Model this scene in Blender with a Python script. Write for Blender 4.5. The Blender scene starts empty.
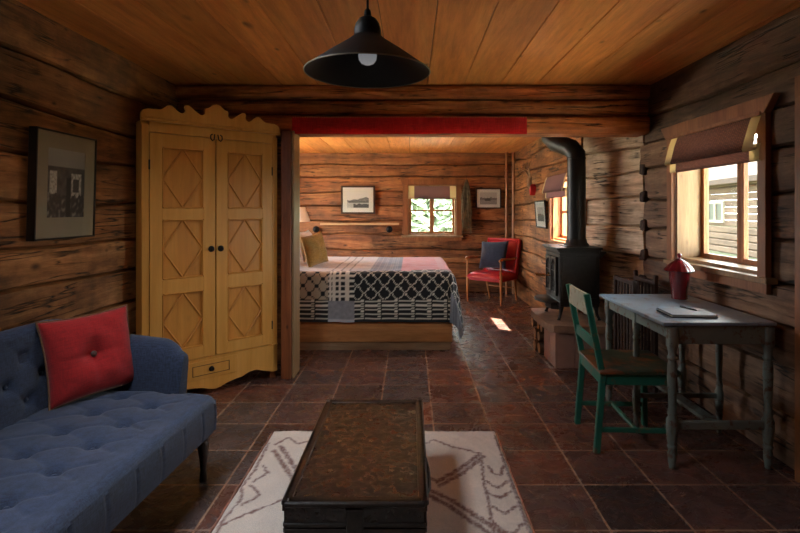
import bpy, bmesh, math, random
from math import pi, sin, cos, sqrt, radians as R
from mathutils import Vector, Matrix, noise, Euler

S = bpy.context.scene
COL = S.collection

# ------------------------------------------------------------ camera, world, sun, exposure
cam_d = bpy.data.cameras.new('camera')
cam_d.sensor_width = 36; cam_d.lens = 22.5
cam_d.shift_x = -11 / 800; cam_d.shift_y = -56.5 / 800
cam_d.clip_start = .02
cam = bpy.data.objects.new('camera', cam_d); COL.objects.link(cam)
cam.location = (0, 0, 1.4); cam.rotation_euler = (R(90), 0, 0)
S.camera = cam

S.view_settings.view_transform = 'Standard'
S.view_settings.look = 'None'
S.view_settings.gamma = 1
S.view_settings.use_curve_mapping = False
S.view_settings.exposure = 0.42

world = bpy.data.worlds.new('sky'); S.world = world; world.use_nodes = True
wn = world.node_tree.nodes; wl = world.node_tree.links
wbg = wn['Background']
wco = wn.new('ShaderNodeTexCoord'); wsep = wn.new('ShaderNodeSeparateXYZ'); wr = wn.new('ShaderNodeValToRGB')
wl.new(wco.outputs['Generated'], wsep.inputs[0]); wl.new(wsep.outputs['Z'], wr.inputs[0]); wl.new(wr.outputs[0], wbg.inputs[0])
wr.color_ramp.elements[0].color = (.96, .97, 1, 1); wr.color_ramp.elements[1].color = (.78, .87, 1, 1)
SKY = 20.0
wbg.inputs[1].default_value = SKY

sun_d = bpy.data.lights.new('sun', 'SUN'); sun_d.energy = 70; sun_d.angle = R(.6); sun_d.color = (1, .93, .82)
sun = bpy.data.objects.new('sun', sun_d); COL.objects.link(sun)
sun.rotation_euler = Vector((-.47, .34, -1)).to_track_quat('-Z', 'Y').to_euler()
sun.location = (6, 0, 8)

def portal(name, loc, rot, sx, sy):          # sampling guides for sky light at the window openings
    d = bpy.data.lights.new(name, 'AREA'); d.shape = 'RECTANGLE'; d.size = sx; d.size_y = sy
    o = bpy.data.objects.new(name, d); COL.objects.link(o); o.location = loc; o.rotation_euler = rot
    d.cycles.is_portal = True
portal('portal', (2.30, 3.385, 1.48), (0, R(90), 0), .95, .95)
portal('portal', (-1.25, 1.55, 2.64), (0, 0, 0), .66, 1.22)
portal('portal', (1.92, 5.62, 1.45), (0, R(90), 0), .9, .9)
portal('portal', (.355, 8.68, 1.40), (R(-90), 0, 0), .9, .9)
portal('portal', (-2.92, 6.35, 1.40), (0, R(-90), 0), 1.4, 2.2)

S.cycles.max_bounces = 9; S.cycles.diffuse_bounces = 6; S.cycles.glossy_bounces = 4
S.cycles.transparent_max_bounces = 12
S.cycles.use_denoising = True
S.cycles.sample_clamp_indirect = 8
S.cycles.caustics_reflective = False; S.cycles.caustics_refractive = False

# ------------------------------------------------------------ helpers
def tag(o, label=None, cat=None, group=None, kind=None):
    if label: o['label'] = label
    if cat: o['category'] = cat
    if group: o['group'] = group
    if kind: o['kind'] = kind
    return o

def thing(name, label, cat, loc=(0, 0, 0), rz=0, group=None):
    o = bpy.data.objects.new(name, None); COL.objects.link(o)
    o.empty_display_size = .1
    o.location = loc; o.rotation_euler = (0, 0, rz)
    return tag(o, label, cat, group)

def obj(name, bm, m, parent=None, smooth=None, loc=None, rot=None, label=None):
    me = bpy.data.meshes.new(name)
    bmesh.ops.recalc_face_normals(bm, faces=bm.faces[:]) if bm.faces else None
    bm.to_mesh(me); bm.free()
    me.materials.append(m)
    o = bpy.data.objects.new(name, me); COL.objects.link(o)
    if parent is not None: o.parent = parent
    if smooth is not None:
        me.shade_smooth()
        if smooth < 180: me.set_sharp_from_angle(angle=R(smooth))
    if loc is not None: o.location = loc
    if rot is not None: o.rotation_euler = rot
    if label: o['label'] = label
    return o

def new(): return bmesh.new()

def box(bm, x0, x1, y0, y1, z0, z1, bev=0, seg=1, M=None):
    r = bmesh.ops.create_cube(bm, size=1)
    vs = r['verts']
    for v in vs:
        v.co = Vector(((x0 + x1) / 2 + v.co.x * (x1 - x0), (y0 + y1) / 2 + v.co.y * (y1 - y0), (z0 + z1) / 2 + v.co.z * (z1 - z0)))
    if bev:
        es = list({e for v in vs for e in v.link_edges})
        b = bmesh.ops.bevel(bm, geom=es, offset=bev, segments=seg, affect='EDGES', profile=.5)
        vs = list({v for v in b['verts']} | {v for v in vs if v.is_valid})
    if M is not None:
        for v in vs: v.co = M @ v.co
    return vs

def bar(bm, a, b, w, h, bev=0, up=(0, 0, 1)):
    """rectangular bar from a to b: w sideways, h along up"""
    a = Vector(a); b = Vector(b); d = b - a; L = d.length; d.normalize()
    u = Vector(up); s = d.cross(u)
    if s.length < 1e-4: s = d.cross(Vector((0, 1, 0)))
    s.normalize(); u = s.cross(d)
    M = Matrix((s, d, u)).transposed().to_4x4(); M.translation = a
    return box(bm, -w / 2, w / 2, 0, L, -h / 2, h / 2, bev, 1, M)

def tube(bm, pts, rad, n=12, cap=True):
    pts = [Vector(p) for p in pts]
    rads = rad if isinstance(rad, (list, tuple)) else [rad] * len(pts)
    rings = []; prev = None
    for i, p in enumerate(pts):
        if i == 0: d = pts[1] - p
        elif i == len(pts) - 1: d = p - pts[i - 1]
        else: d = (pts[i + 1] - p).normalized() + (p - pts[i - 1]).normalized()
        d.normalize()
        if prev is None:
            s = d.orthogonal().normalized()
        else:
            s = (prev - d * prev.dot(d)).normalized()
        prev = s; t = d.cross(s)
        rings.append([bm.verts.new(p + (s * cos(2 * pi * k / n) + t * sin(2 * pi * k / n)) * rads[i]) for k in range(n)])
    for a, b in zip(rings, rings[1:]):
        for k in range(n): bm.faces.new((a[k], a[(k + 1) % n], b[(k + 1) % n], b[k]))
    if cap:
        bm.faces.new(rings[0][::-1]); bm.faces.new(rings[-1])

def lathe(bm, prof, n=24, o=(0, 0, 0), sx=1, sy=1, cap=True, lobes=0, amp=0):
    rings = []
    for r, z in prof:
        ring = []
        for k in range(n):
            a = 2 * pi * k / n; q = r * (1 + amp * cos(lobes * a)) if lobes else r
            ring.append(bm.verts.new((o[0] + q * sx * cos(a), o[1] + q * sy * sin(a), o[2] + z)))
        rings.append(ring)
    for a, b in zip(rings, rings[1:]):
        for k in range(n): bm.faces.new((a[k], a[(k + 1) % n], b[(k + 1) % n], b[k]))
    if cap:
        bm.faces.new(rings[0][::-1]); bm.faces.new(rings[-1])

def prism(bm, poly, a0, a1, axis='y', bev=0):
    """extrude a 2D outline between a0 and a1; axis = extrusion direction"""
    def P(p, q):
        if axis == 'y': return (p[0], q, p[1])
        if axis == 'z': return (p[0], p[1], q)
        return (q, p[0], p[1])
    A = [bm.verts.new(P(p, a0)) for p in poly]; B = [bm.verts.new(P(p, a1)) for p in poly]
    n = len(poly)
    f1 = bm.faces.new(A[::-1]); f2 = bm.faces.new(B)
    for i in range(n): bm.faces.new((A[i], A[(i + 1) % n], B[(i + 1) % n], B[i]))
    if bev:
        es = list(set(f1.edges) | set(f2.edges))
        bmesh.ops.bevel(bm, geom=es, offset=bev, segments=1, affect='EDGES')
    big = [f for f in bm.faces if len(f.verts) > 4 and f.is_valid]
    if big: bmesh.ops.triangulate(bm, faces=big)

def grid(bm, fn, nu, nv, close_u=False):
    V = [[bm.verts.new(fn(i / nu, j / nv)) for j in range(nv + 1)] for i in range(nu + (0 if close_u else 1))]
    m = len(V)
    for i in range(nu):
        for j in range(nv):
            bm.faces.new((V[i][j], V[(i + 1) % m][j], V[(i + 1) % m][j + 1], V[i][j + 1]))
    return V

def xf(bm, M):
    for v in bm.verts: v.co = M @ v.co
    return bm

def N(x, y=0, z=0): return noise.noise(Vector((x, y, z)))

def srgb(r, g, b):
    f = lambda c: (c / 255 / 12.92) if c / 255 <= .04045 else ((c / 255 + .055) / 1.055) ** 2.4
    return (f(r), f(g), f(b), 1)

def color_layer(o, fn, name='tone'):
    me = o.data
    ca = me.color_attributes.new(name, 'FLOAT_COLOR', 'POINT')
    for i, v in enumerate(me.vertices):
        c = fn(v.co, i); ca.data[i].color = (c[0], c[1], c[2], 1)

# ------------------------------------------------------------ materials
class Mat:
    def __init__(s, name):
        s.m = bpy.data.materials.new(name); s.m.use_nodes = True
        s.t = s.m.node_tree; s.b = s.t.nodes['Principled BSDF']; s.co = None
    def n(s, typ, **kw):
        x = s.t.nodes.new('ShaderNode' + typ)
        for k, v in kw.items(): setattr(x, k, v)
        return x
    def l(s, a, b): s.t.links.new(a, b)
    def coords(s, scale=(1, 1, 1), kind='Object', loc=(0, 0, 0), rot=(0, 0, 0)):
        tc = s.n('TexCoord'); mp = s.n('Mapping')
        mp.inputs['Scale'].default_value = scale; mp.inputs['Location'].default_value = loc; mp.inputs['Rotation'].default_value = rot
        s.l(tc.outputs[kind], mp.inputs[0]); return mp.outputs[0]
    def noise(s, vec, scale=5, detail=4, rough=.6, dist=0):
        x = s.n('TexNoise'); x.inputs['Scale'].default_value = scale; x.inputs['Detail'].default_value = detail
        x.inputs['Roughness'].default_value = rough; x.inputs['Distortion'].default_value = dist
        if vec is not None: s.l(vec, x.inputs['Vector'])
        return x.outputs['Fac']
    def ramp(s, fac, stops, interp='LINEAR'):
        x = s.n('ValToRGB'); e = x.color_ramp; e.interpolation = interp
        while len(e.elements) < len(stops): e.elements.new(.5)
        for el, (p, c) in zip(e.elements, stops):
            el.position = p; el.color = c if len(c) == 4 else (*c, 1)
        s.l(fac, x.inputs[0]); return x.outputs[0]
    def mix(s, a, b, fac, mode='MIX'):
        x = s.n('MixRGB', blend_type=mode)
        for i, v in ((0, fac), (1, a), (2, b)):
            if isinstance(v, (int, float)): x.inputs[i].default_value = v if i == 0 else (v, v, v, 1)
            elif isinstance(v, tuple): x.inputs[i].default_value = v
            else: s.l(v, x.inputs[i])
        return x.outputs[0]
    def math(s, op, a, b=0):
        x = s.n('Math', operation=op)
        for i, v in ((0, a), (1, b)):
            if isinstance(v, (int, float)): x.inputs[i].default_value = v
            else: s.l(v, x.inputs[i])
        return x.outputs[0]
    def bump(s, h, strength=.3, dist=.01):
        x = s.n('Bump'); x.inputs['Strength'].default_value = strength; x.inputs['Distance'].default_value = dist
        s.l(h, x.inputs['Height']); s.l(x.outputs[0], s.b.inputs['Normal'])
    def color(s, c):
        if isinstance(c, tuple): s.b.inputs['Base Color'].default_value = c
        else: s.l(c, s.b.inputs['Base Color'])
    def rough(s, r):
        if isinstance(r, (int, float)): s.b.inputs['Roughness'].default_value = r
        else: s.l(r, s.b.inputs['Roughness'])

def simple(name, c, rough=.6, metal=0, var=.15, scale=12, bump=0, spec=.5, stretch=(1, 1, 1)):
    m = Mat(name); v = m.coords(stretch)
    f = m.noise(v, scale, 5)
    d = tuple(x * (1 - var) for x in c[:3]) + (1,); u = tuple(min(1, x * (1 + var)) for x in c[:3]) + (1,)
    m.color(m.ramp(f, [(.3, d), (.7, u)])); m.rough(rough)
    m.b.inputs['Metallic'].default_value = metal; m.b.inputs['Specular IOR Level'].default_value = spec
    if bump: m.bump(f, bump, .004)
    return m.m

def wood(name, dark, mid, light, axis='x', scale=1.0, rough=.65, crack=.5, knots=.6, bump=.5, tone=False, dirt=0, spec=.4, fibre=.55):
    m = Mat(name)
    st = {'x': (.09, 1, 1), 'y': (1, .09, 1), 'z': (1, 1, .09), 'xy': (.16, .09, 1)}[axis]
    sc = tuple(q * scale for q in st)
    v = m.coords(sc)
    # shift the grain from board to board
    if tone:
        at = m.n('Attribute', attribute_name='tone'); sep = m.n('SeparateColor'); m.l(at.outputs['Color'], sep.inputs[0])
        vm = m.n('VectorMath', operation='ADD'); sc2 = m.n('VectorMath', operation='SCALE'); sc2.inputs['Scale'].default_value = 9
        m.l(at.outputs['Color'], sc2.inputs[0]); m.l(v, vm.inputs[0]); m.l(sc2.outputs[0], vm.inputs[1]); v = vm.outputs[0]
    f1 = m.noise(v, 9, 7, .68, .6)
    f2 = m.noise(v, 38, 6, .75)
    base = m.ramp(f1, [(.28, dark), (.5, mid), (.72, light)])
    base = m.mix(base, m.ramp(f2, [(.3, (.5, .46, .42)), (.6, (1, 1, 1))]), fibre, 'MULTIPLY')
    h = m.math('ADD', f1, m.math('MULTIPLY', f2, .5))
    if knots:
        q = {'x': (.5, 1, 1), 'y': (1, .5, 1), 'z': (1, 1, .5), 'xy': (.6, .5, 1)}[axis]
        for kk, (sz, lo, hi) in enumerate(((3.4, .02, .085), (8.0, .02, .11))):
            v2 = m.coords(tuple(c * scale for c in q), loc=(3.1 + kk * 5, 1.7, .4 + kk * 3))
            vo = m.n('TexVoronoi'); vo.inputs['Scale'].default_value = sz; vo.inputs['Randomness'].default_value = 1; m.l(v2, vo.inputs['Vector'])
            k = m.ramp(vo.outputs['Distance'], [(lo, (1, 1, 1)), (hi, (0, 0, 0))])
            base = m.mix(base, tuple(c * .22 for c in dark[:3]) + (1,), m.math('MULTIPLY', k, knots))
    if crack:
        st2 = {'x': (.06, 1, 1), 'y': (1, .06, 1), 'z': (1, 1, .06), 'xy': (.10, .06, 1)}[axis]
        vc = m.coords(tuple(q * scale for q in st2), loc=(1, 2, 3)); gate = m.ramp(m.noise(m.coords((1, 1, 1), loc=(9, 3, 1)), 3.2, 2), [(.44, (0, 0, 0)), (.56, (1, 1, 1))])
        fc = m.noise(vc, 15, 3, .5, 0)
        c1 = m.math('ABSOLUTE', m.math('SUBTRACT', fc, .5))
        ck = m.math('MULTIPLY', m.ramp(c1, [(.0, (1, 1, 1)), (.026, (0, 0, 0))]), gate)
        base = m.mix(base, tuple(c * .10 for c in dark[:3]) + (1,), m.math('MULTIPLY', ck, crack))
        h = m.math('SUBTRACT', h, m.math('MULTIPLY', ck, crack * 1.2))
    if dirt:
        vd = m.coords((1, 1, 1), loc=(5, 2, 8)); fd = m.noise(vd, 2.2, 6, .65)
        base = m.mix(base, m.ramp(fd, [(.36, (.26, .26, .26)), (.50, (.85, .85, .85)), (.66, (1.3, 1.25, 1.2))]), dirt, 'MULTIPLY')
    if tone:
        base = m.mix(base, m.ramp(sep.outputs['Red'], [(0, (.58, .57, .56)), (1, (1.25, 1.22, 1.18))]), 1.0, 'MULTIPLY')
    m.color(base); m.rough(rough); m.b.inputs['Specular IOR Level'].default_value = spec
    if bump: m.bump(h, bump, .006)
    return m.m

def fabric(name, c1, c2, scale=260, rough=.9, bump=.25, big=.15):
    m = Mat(name); v = m.coords()
    w1 = m.noise(m.coords((1, 1, .12)), scale, 2); w2 = m.noise(m.coords((.12, .12, 1)), scale, 2)
    w = m.math('MULTIPLY', m.math('ADD', w1, w2), .5)
    base = m.ramp(w, [(.38, c1), (.62, c2)])
    base = m.mix(base, m.ramp(m.noise(v, 5, 3), [(.3, (1 - big,) * 3), (.7, (1, 1, 1))]), 1, 'MULTIPLY')
    m.color(base); m.rough(rough); m.bump(w, bump, .002)
    m.b.inputs['Sheen Weight'].default_value = .15
    return m.m

def vcol(name, rough=.95, bumpscale=180, bump=.4, dist=.004, sheen=.2, var=.25):
    m = Mat(name); at = m.n('Attribute', attribute_name='tone')
    f = m.noise(m.coords(), bumpscale, 3)
    m.color(m.mix(at.outputs['Color'], m.ramp(f, [(.3, (1 - var,) * 3), (.65, (1, 1, 1))]), 1, 'MULTIPLY'))
    m.rough(rough); m.bump(f, bump, dist); m.b.inputs['Sheen Weight'].default_value = sheen
    return m.m

def glass_mat(name, tint=(.97, .98, .97, 1)):
    m = bpy.data.materials.new(name); m.use_nodes = True; t = m.node_tree
    t.nodes.remove(t.nodes['Principled BSDF']); out = t.nodes['Material Output']
    tr = t.nodes.new('ShaderNodeBsdfTransparent'); tr.inputs[0].default_value = tint
    gl = t.nodes.new('ShaderNodeBsdfGlossy'); gl.inputs['Roughness'].default_value = .02
    fr = t.nodes.new('ShaderNodeFresnel'); fr.inputs[0].default_value = 1.45
    mx = t.nodes.new('ShaderNodeMixShader')
    ge = t.nodes.new('ShaderNodeNewGeometry'); sb = t.nodes.new('ShaderNodeMath'); sb.operation = 'SUBTRACT'; sb.use_clamp = True
    t.links.new(fr.outputs[0], sb.inputs[0]); t.links.new(ge.outputs['Backfacing'], sb.inputs[1])
    t.links.new(sb.outputs[0], mx.inputs[0]); t.links.new(tr.outputs[0], mx.inputs[1]); t.links.new(gl.outputs[0], mx.inputs[2])
    t.links.new(mx.outputs[0], out.inputs[0])
    return m

M = {}
M['log_x'] = wood('log wood', srgb(92, 54, 30), srgb(154, 98, 58), srgb(194, 138, 88), 'x', 1, dirt=.7, tone=True, crack=1, rough=.68, knots=.85, bump=.7, fibre=.85)
M['log_y'] = wood('log wood along', srgb(96, 60, 34), srgb(166, 112, 66), srgb(208, 152, 98), 'y', 1, dirt=.7, tone=True, crack=1, rough=.68, knots=.85, bump=.7, fibre=.85)
M['log_grey'] = wood('weathered log wood', srgb(78, 56, 42), srgb(134, 100, 76), srgb(172, 138, 108), 'y', 1, dirt=.6, tone=True, crack=1, rough=.7, knots=.9, bump=.8, fibre=.85)
M['log_lit'] = wood('lit weathered log wood', srgb(144, 116, 92), srgb(208, 180, 150), srgb(234, 212, 186), 'xy', 1, dirt=.5, tone=True, crack=1, rough=.7, knots=.9, bump=.8, fibre=.85)  # lightened logs: the light on the angled wall is put into the colour
M['beam'] = wood('beam wood', srgb(110, 58, 28), srgb(182, 110, 60), srgb(216, 148, 90), 'x', 1, dirt=.6, tone=True, crack=1, knots=.8, bump=.7, fibre=.85)
M['board'] = wood('ceiling pine', srgb(206, 126, 62), srgb(228, 150, 80), srgb(240, 170, 98), 'y', .7, tone=True, crack=.12, knots=.8, bump=.15, rough=.5)
M['chink'] = simple('dark chinking', srgb(50, 36, 26), .95, var=.4, scale=20)
M['trimwood'] = wood('casing pine', srgb(122, 74, 42), srgb(146, 92, 54), srgb(164, 108, 66), 'z', 1, crack=.1, knots=.4, bump=.15, rough=.5)
M['trimlight'] = wood('pale reveal pine', srgb(128, 98, 66), srgb(148, 116, 80), srgb(164, 132, 96), 'z', 1, crack=.1, knots=.3, bump=.1, rough=.45)
M['post'] = wood('stained post pine', srgb(96, 48, 24), srgb(140, 76, 40), srgb(164, 98, 56), 'z', 1, crack=.3, knots=.8, bump=.2, rough=.5)
M['white'] = simple('white paint', srgb(225, 222, 212), .5, var=.04)
M['glass'] = glass_mat('window glass')
M['tintglass'] = glass_mat('dimming window glass', (.80, .82, .78, 1))  # tint added to dim the over-bright view through the pane
M['dimglass'] = glass_mat('dimming green glass', (.82, .85, .79, 1))  # greenish tint added to tone down the glare in the back window

# ------------------------------------------------------------ the setting
# slate floor: one mesh with a tile material
def slate():
    m = Mat('slate tiles')
    T = .3635
    v = m.coords((1, 1, 1), loc=(-.15 + T * 20, -2.19 + T * 20, 0))
    wob = m.n('TexNoise'); wob.inputs['Scale'].default_value = 5; m.l(v, wob.inputs['Vector'])
    off = m.n('VectorMath', operation='SCALE'); off.inputs['Scale'].default_value = .012; m.l(wob.outputs['Color'], off.inputs[0])
    add = m.n('VectorMath', operation='ADD'); m.l(v, add.inputs[0]); m.l(off.outputs[0], add.inputs[1])
    br = m.n('TexBrick', offset=0, squash=1)
    br.inputs['Scale'].default_value = 1; br.inputs['Brick Width'].default_value = T; br.inputs['Row Height'].default_value = T
    br.inputs['Mortar Size'].default_value = .0065; br.inputs['Mortar Smooth'].default_value = .3; br.inputs['Bias'].default_value = 0
    br.inputs['Color1'].default_value = (0, 0, 0, 1); br.inputs['Color2'].default_value = (1, 1, 1, 1); br.inputs['Mortar'].default_value = (.5, .5, .5, 1)
    m.l(add.outputs[0], br.inputs['Vector'])
    tile = m.ramp(br.outputs['Color'], [(0, srgb(72, 54, 50)), (.2, srgb(104, 66, 56)), (.4, srgb(86, 74, 72)), (.6, srgb(116, 70, 56)), (.8, srgb(80, 72, 72)), (1, srgb(134, 80, 58))])
    f = m.noise(m.coords(), 4.5, 8, .62, .8)
    c = m.mix(tile, m.ramp(f, [(.32, (.30, .28, .28)), (.52, (.85, .82, .80)), (.70, (1.35, 1.15, 1.05))]), .70, 'MULTIPLY')
    f3 = m.noise(m.coords(loc=(4, 4, 0)), 14, 5, .6, 1.5)
    c = m.mix(c, srgb(78, 74, 76), m.ramp(f3, [(.55, (0, 0, 0)), (.72, (.6, .6, .6))]))
    ramp_m = br.outputs['Fac']
    c = m.mix(c, srgb(176, 138, 112), m.math('MULTIPLY', ramp_m, m.ramp(m.noise(m.coords(loc=(1, 7, 0)), 3, 4), [(.3, (.35,) * 3), (.6, (1,) * 3)])))
    m.color(c)
    f2 = m.noise(m.coords(loc=(2, 9, 0)), 7, 8, .7, 1.2)
    m.rough(m.ramp(f2, [(.3, (.14,) * 3), (.7, (.40,) * 3)]))
    h = m.math('SUBTRACT', m.math('ADD', f2, m.math('MULTIPLY', br.outputs['Color'], .12)), m.math('MULTIPLY', ramp_m, .5))
    m.bump(h, .42, .02)
    m.b.inputs['Specular IOR Level'].default_value = .65
    return m.m
M['slate'] = slate()
bm = new(); box(bm, -3.2, 2.35, -1.6, 9.0, -.12, 0)
tag(obj('floor', bm, M['slate']), kind='structure')

# log walls -----------------------------------------------------------------
def log_wall(name, p0, p1, zs, normal, mat, holes=(), thick=.20, seed=0, step=.09, bulge=.012, tones=None, seamwob=.018, chink=None):
    """hewn logs stacked between heights zs from p0 to p1; normal points into the room; holes = (s0, s1, z0, z1)"""
    rnd = random.Random(seed)
    p0 = Vector((p0[0], p0[1], 0)); p1 = Vector((p1[0], p1[1], 0)); d = (p1 - p0); L = d.length; d.normalize()
    n = Vector((normal[0], normal[1], 0)).normalized()
    bm = new(); lay = bm.verts.layers.float_color.new('tone')
    def seam(k, s): return zs[k] + (0 if k in (0, len(zs) - 1) else seamwob * N(s * 1.3, k * 7.7 + seed * 3.1, .5) * 2)
    prof = [(0, -.045), (.018, -.018), (.06, -.003), (.28, 0), (.5, .002), (.74, 0), (.93, -.004), (.98, -.020), (1, -.047)]
    for k in range(len(zs) - 1):
        spans = [(0, L, zs[k], zs[k + 1])]
        for (s0, s1, z0, z1) in holes:
            nxt = []
            for (a, b, lo, hi) in spans:
                if z0 < hi - .003 and z1 > lo + .003 and s0 < b and s1 > a:
                    if s0 > a: nxt.append((a, s0, lo, hi))
                    if s1 < b: nxt.append((s1, b, lo, hi))
                    if z0 > lo + .003: nxt.append((max(a, s0), min(b, s1), lo, z0))
                    if z1 < hi - .003: nxt.append((max(a, s0), min(b, s1), z1, hi))
                else: nxt.append((a, b, lo, hi))
            spans = nxt
        tone = tones[k % len(tones)] if tones else rnd.random()
        r1, r2 = rnd.random(), rnd.random(); push = rnd.uniform(-.016, .012)
        for (a, b, lo, hi) in spans:
            m = max(1, int((b - a) / step)); rows = []
            for i in range(m + 1):
                s = a + (b - a) * i / m; row = []
                zl = seam(k, s) if lo == zs[k] else lo
                zh = seam(k + 1, s) if hi == zs[k + 1] else hi
                for (q, o) in prof:
                    z = zl + (zh - zl) * q
                    wob = bulge * (N(s * 1.7, z * 5 + k * 3.3, seed) + .6 * N(s * 6, z * 14, k + seed * 2.))
                    v = bm.verts.new(p0 + d * s + n * (o + wob + push) + Vector((0, 0, z)))
                    v[lay] = (tone, r1, r2, 1); row.append(v)
                for (q, o) in ((1, -thick), (0, -thick)):
                    v = bm.verts.new(p0 + d * s + n * o + Vector((0, 0, zl + (zh - zl) * q))); v[lay] = (tone, r1, r2, 1); row.append(v)
                rows.append(row)
            c = len(rows[0])
            for i in range(m):
                for j in range(c): bm.faces.new((rows[i][j], rows[i][(j + 1) % c], rows[i + 1][(j + 1) % c], rows[i + 1][j]))
            bm.faces.new(rows[0]); bm.faces.new(rows[-1][::-1])
    o = obj(name, bm, mat, smooth=40)
    return tag(o, kind='structure')

ZL = [0, .26, .50, .735, .97, 1.20, 1.44, 1.70, 1.95, 2.20, 2.48]
log_wall('wall_left', (-2.0, -1.6), (-2.0, 4.62), ZL, (1, 0), M['log_y'], seed=3, tones=[.5, .4, .8, .6, .9, .55, .7, .35, .1, .45])
# right wall with two windows; distances measured along the wall from y = -1.6
ZR = [0, .26, .52, .77, 1.0, 1.25, 1.50, 1.74, 1.96, 2.20, 2.48]
log_wall('wall_right', (2.03, -1.6), (2.03, 4.42), ZR, (-1, 0), M['log_grey'], seed=8, thick=.26,
         holes=((3.16, 4.10, 0.0, 1.96), (4.51, 5.46, 1.0, 1.96)), tones=[.35, .5, .3, .4, .6, .5, .4, .45, .15, .2])
log_wall('wall_right', (2.03, 4.36), (1.75, 5.15), ZR, (-1, -.35), M['log_lit'], seed=21, thick=.22, tones=[.8, .6, .9, .7, .95, .8, .9, .75, .9, .6], bulge=.02)
log_wall('wall_right', (1.72, 5.10), (1.72, 8.70), ZR, (-1, 0), M['log_y'], seed=5, thick=.16,
         holes=((.11, .93, 1.03, 1.80),), tones=[.5, .6, .5, .7, .6, .8, .5, .7, .6, .5])
ZB = [0, .24, .49, .74, .99, 1.22, 1.47, 1.71, 1.96, 2.17, 2.48]
log_wall('wall_back', (-3.0, 8.45), (1.95, 8.45), ZB, (0, -1), M['log_x'], seed=12, thick=.22,
         holes=((2.95, 3.76, .975, 1.83),), tones=[.2, .5, .6, .9, .7, .95, .75, .9, .8, .6])
log_wall('wall_left', (-2.7, 4.45), (-2.7, 8.6), ZB, (1, 0), M['log_y'], seed=15, thick=.22, holes=((.80, 3.0, .74, 2.05),))
log_wall('wall_middle', (-2.75, 4.50), (-1.07, 4.50), [0, .25, .5, .75, 1.0, 1.25, 1.5, 1.75, 2.068], (0, -1), M['log_x'], seed=17, thick=.16)
log_wall('wall_front', (-2.1, -1.5), (2.2, -1.5), ZR, (0, 1), M['log_x'], seed=19, thick=.2)

M['endgrain'] = simple('dark end grain', srgb(62, 42, 32), .9, var=.5, scale=30, bump=.5)
# crossing log ends at the notched corner between the two rooms
for k, z in enumerate(ZR[3:-1]):
    if z > 1.95: continue
    bm = new(); box(bm, -.004, .075, -.040, .040, -.046, .046, .008)
    for v in bm.verts: v.co += Vector((0, 0, 0)) + .014 * noise.noise_vector(v.co * 12 + Vector((k, 0, 0)))
    o = obj('trim_%d' % (10 + k), bm, M['endgrain'], loc=(2.012, 4.36, z + .015)); tag(o, kind='structure')

# ceilings: boards running away from the camera ------------------------------
def boards(name, x0, x1, y0, y1, z, seed, first=.137, w=.307, mat=None):
    rnd = random.Random(seed); bm = new(); lay = bm.verts.layers.float_color.new('tone')
    k0 = math.floor((x0 - first) / w); x = first + k0 * w
    while x < x1:
        a = max(x, x0) + .0022; b = min(x + w, x1) - .0022
        if b > a + .01:
            t = (rnd.uniform(.45, .95), rnd.random(), rnd.random(), 1)
            for v in box(bm, a, b, y0, y1, z + rnd.uniform(0, .002), z + .02, .003): v[lay] = t
        x += w
    return tag(obj(name, bm, mat or M['board']), kind='structure')
boards('ceiling', -2.02, 2.10, 2.18, 4.60, 2.46, 1)
boards('ceiling', -2.02, 2.10, -1.6, .92, 2.46, 3)
boards('ceiling', -2.02, -1.61, .92, 2.18, 2.46, 4)
boards('ceiling', -.89, 2.10, .92, 2.18, 2.46, 5)
boards('ceiling', -2.75, 1.90, 4.44, 8.6, 2.36, 2, first=-.02, w=.30)
bm = new()
for a, b, c, d in ((-3.1, 2.2, -1.8, .92), (-3.1, -1.61, .92, 2.18), (-.89, 2.2, .92, 2.18), (-3.1, 2.2, 2.18, 4.5), (-3.1, 1.88, 4.5, 9.0)): box(bm, a, b, c, d, 2.481, 2.60)
tag(obj('ceiling', bm, M['chink']), kind='structure')
bm = new(); box(bm, -3.1, 2.4, 4.45, 4.60, 2.07, 2.478); tag(obj('trim_9', bm, M['chink']), kind='structure')

# the stacked log beam across the opening
def beam_log(name, y0, z0, z1, seed, tone, x0=-1.98, x1=2.01, r=.02):
    bm = new(); lay = bm.verts.layers.float_color.new('tone'); h = (z1 - z0) / 2; w = .14
    V = []
    n = 140; c = 28
    for i in range(n + 1):
        x = x0 + (x1 - x0) * i / n; ring = []
        for k in range(c):
            a = 2 * pi * k / c; ca, sa = cos(a), sin(a)
            q = (abs(ca) ** 5 + abs(sa) ** 5) ** (-.2)
            wb = 1 + .10 * N(x * 1.4, sa * 2.0 + seed, seed) + .07 * N(x * 4, sa * 5 + seed, ca * 3) + .03 * N(x * 12, sa * 14 + seed, 2)
            v = bm.verts.new((x, y0 + w + ca * q * w * wb, (z0 + z1) / 2 + sa * q * h * (1 + .05 * N(x * 1.6, k * .4, seed))))
            v[lay] = (tone, seed * .13 % 1, .4, 1); ring.append(v)
        V.append(ring)
    for a, b in zip(V, V[1:]):
        for k in range(c): bm.faces.new((a[k], a[(k + 1) % c], b[(k + 1) % c], b[k]))
    bm.faces.new(V[0][::-1]); bm.faces.new(V[-1])
    return tag(obj(name, bm, M['beam'], smooth=50), kind='structure')
beam_log('trim_1', 4.20, 2.345, 2.462, 2, .55)
beam_log('trim_2', 4.235, 2.195, 2.345, 5, .30)
beam_log('trim_3', 4.205, 2.045, 2.205, 9, .8)

# post at the end of the partition
bm = new(); box(bm, -1.076, -.992, 4.13, 4.36, 0, 2.06, .006); tag(obj('trim_4', bm, M['post']), kind='structure')
bm = new(); box(bm, -.990, -.972, 4.15, 4.37, 0, 2.06, .004); tag(obj('trim_5', bm, M['trimlight']), kind='structure')

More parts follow.
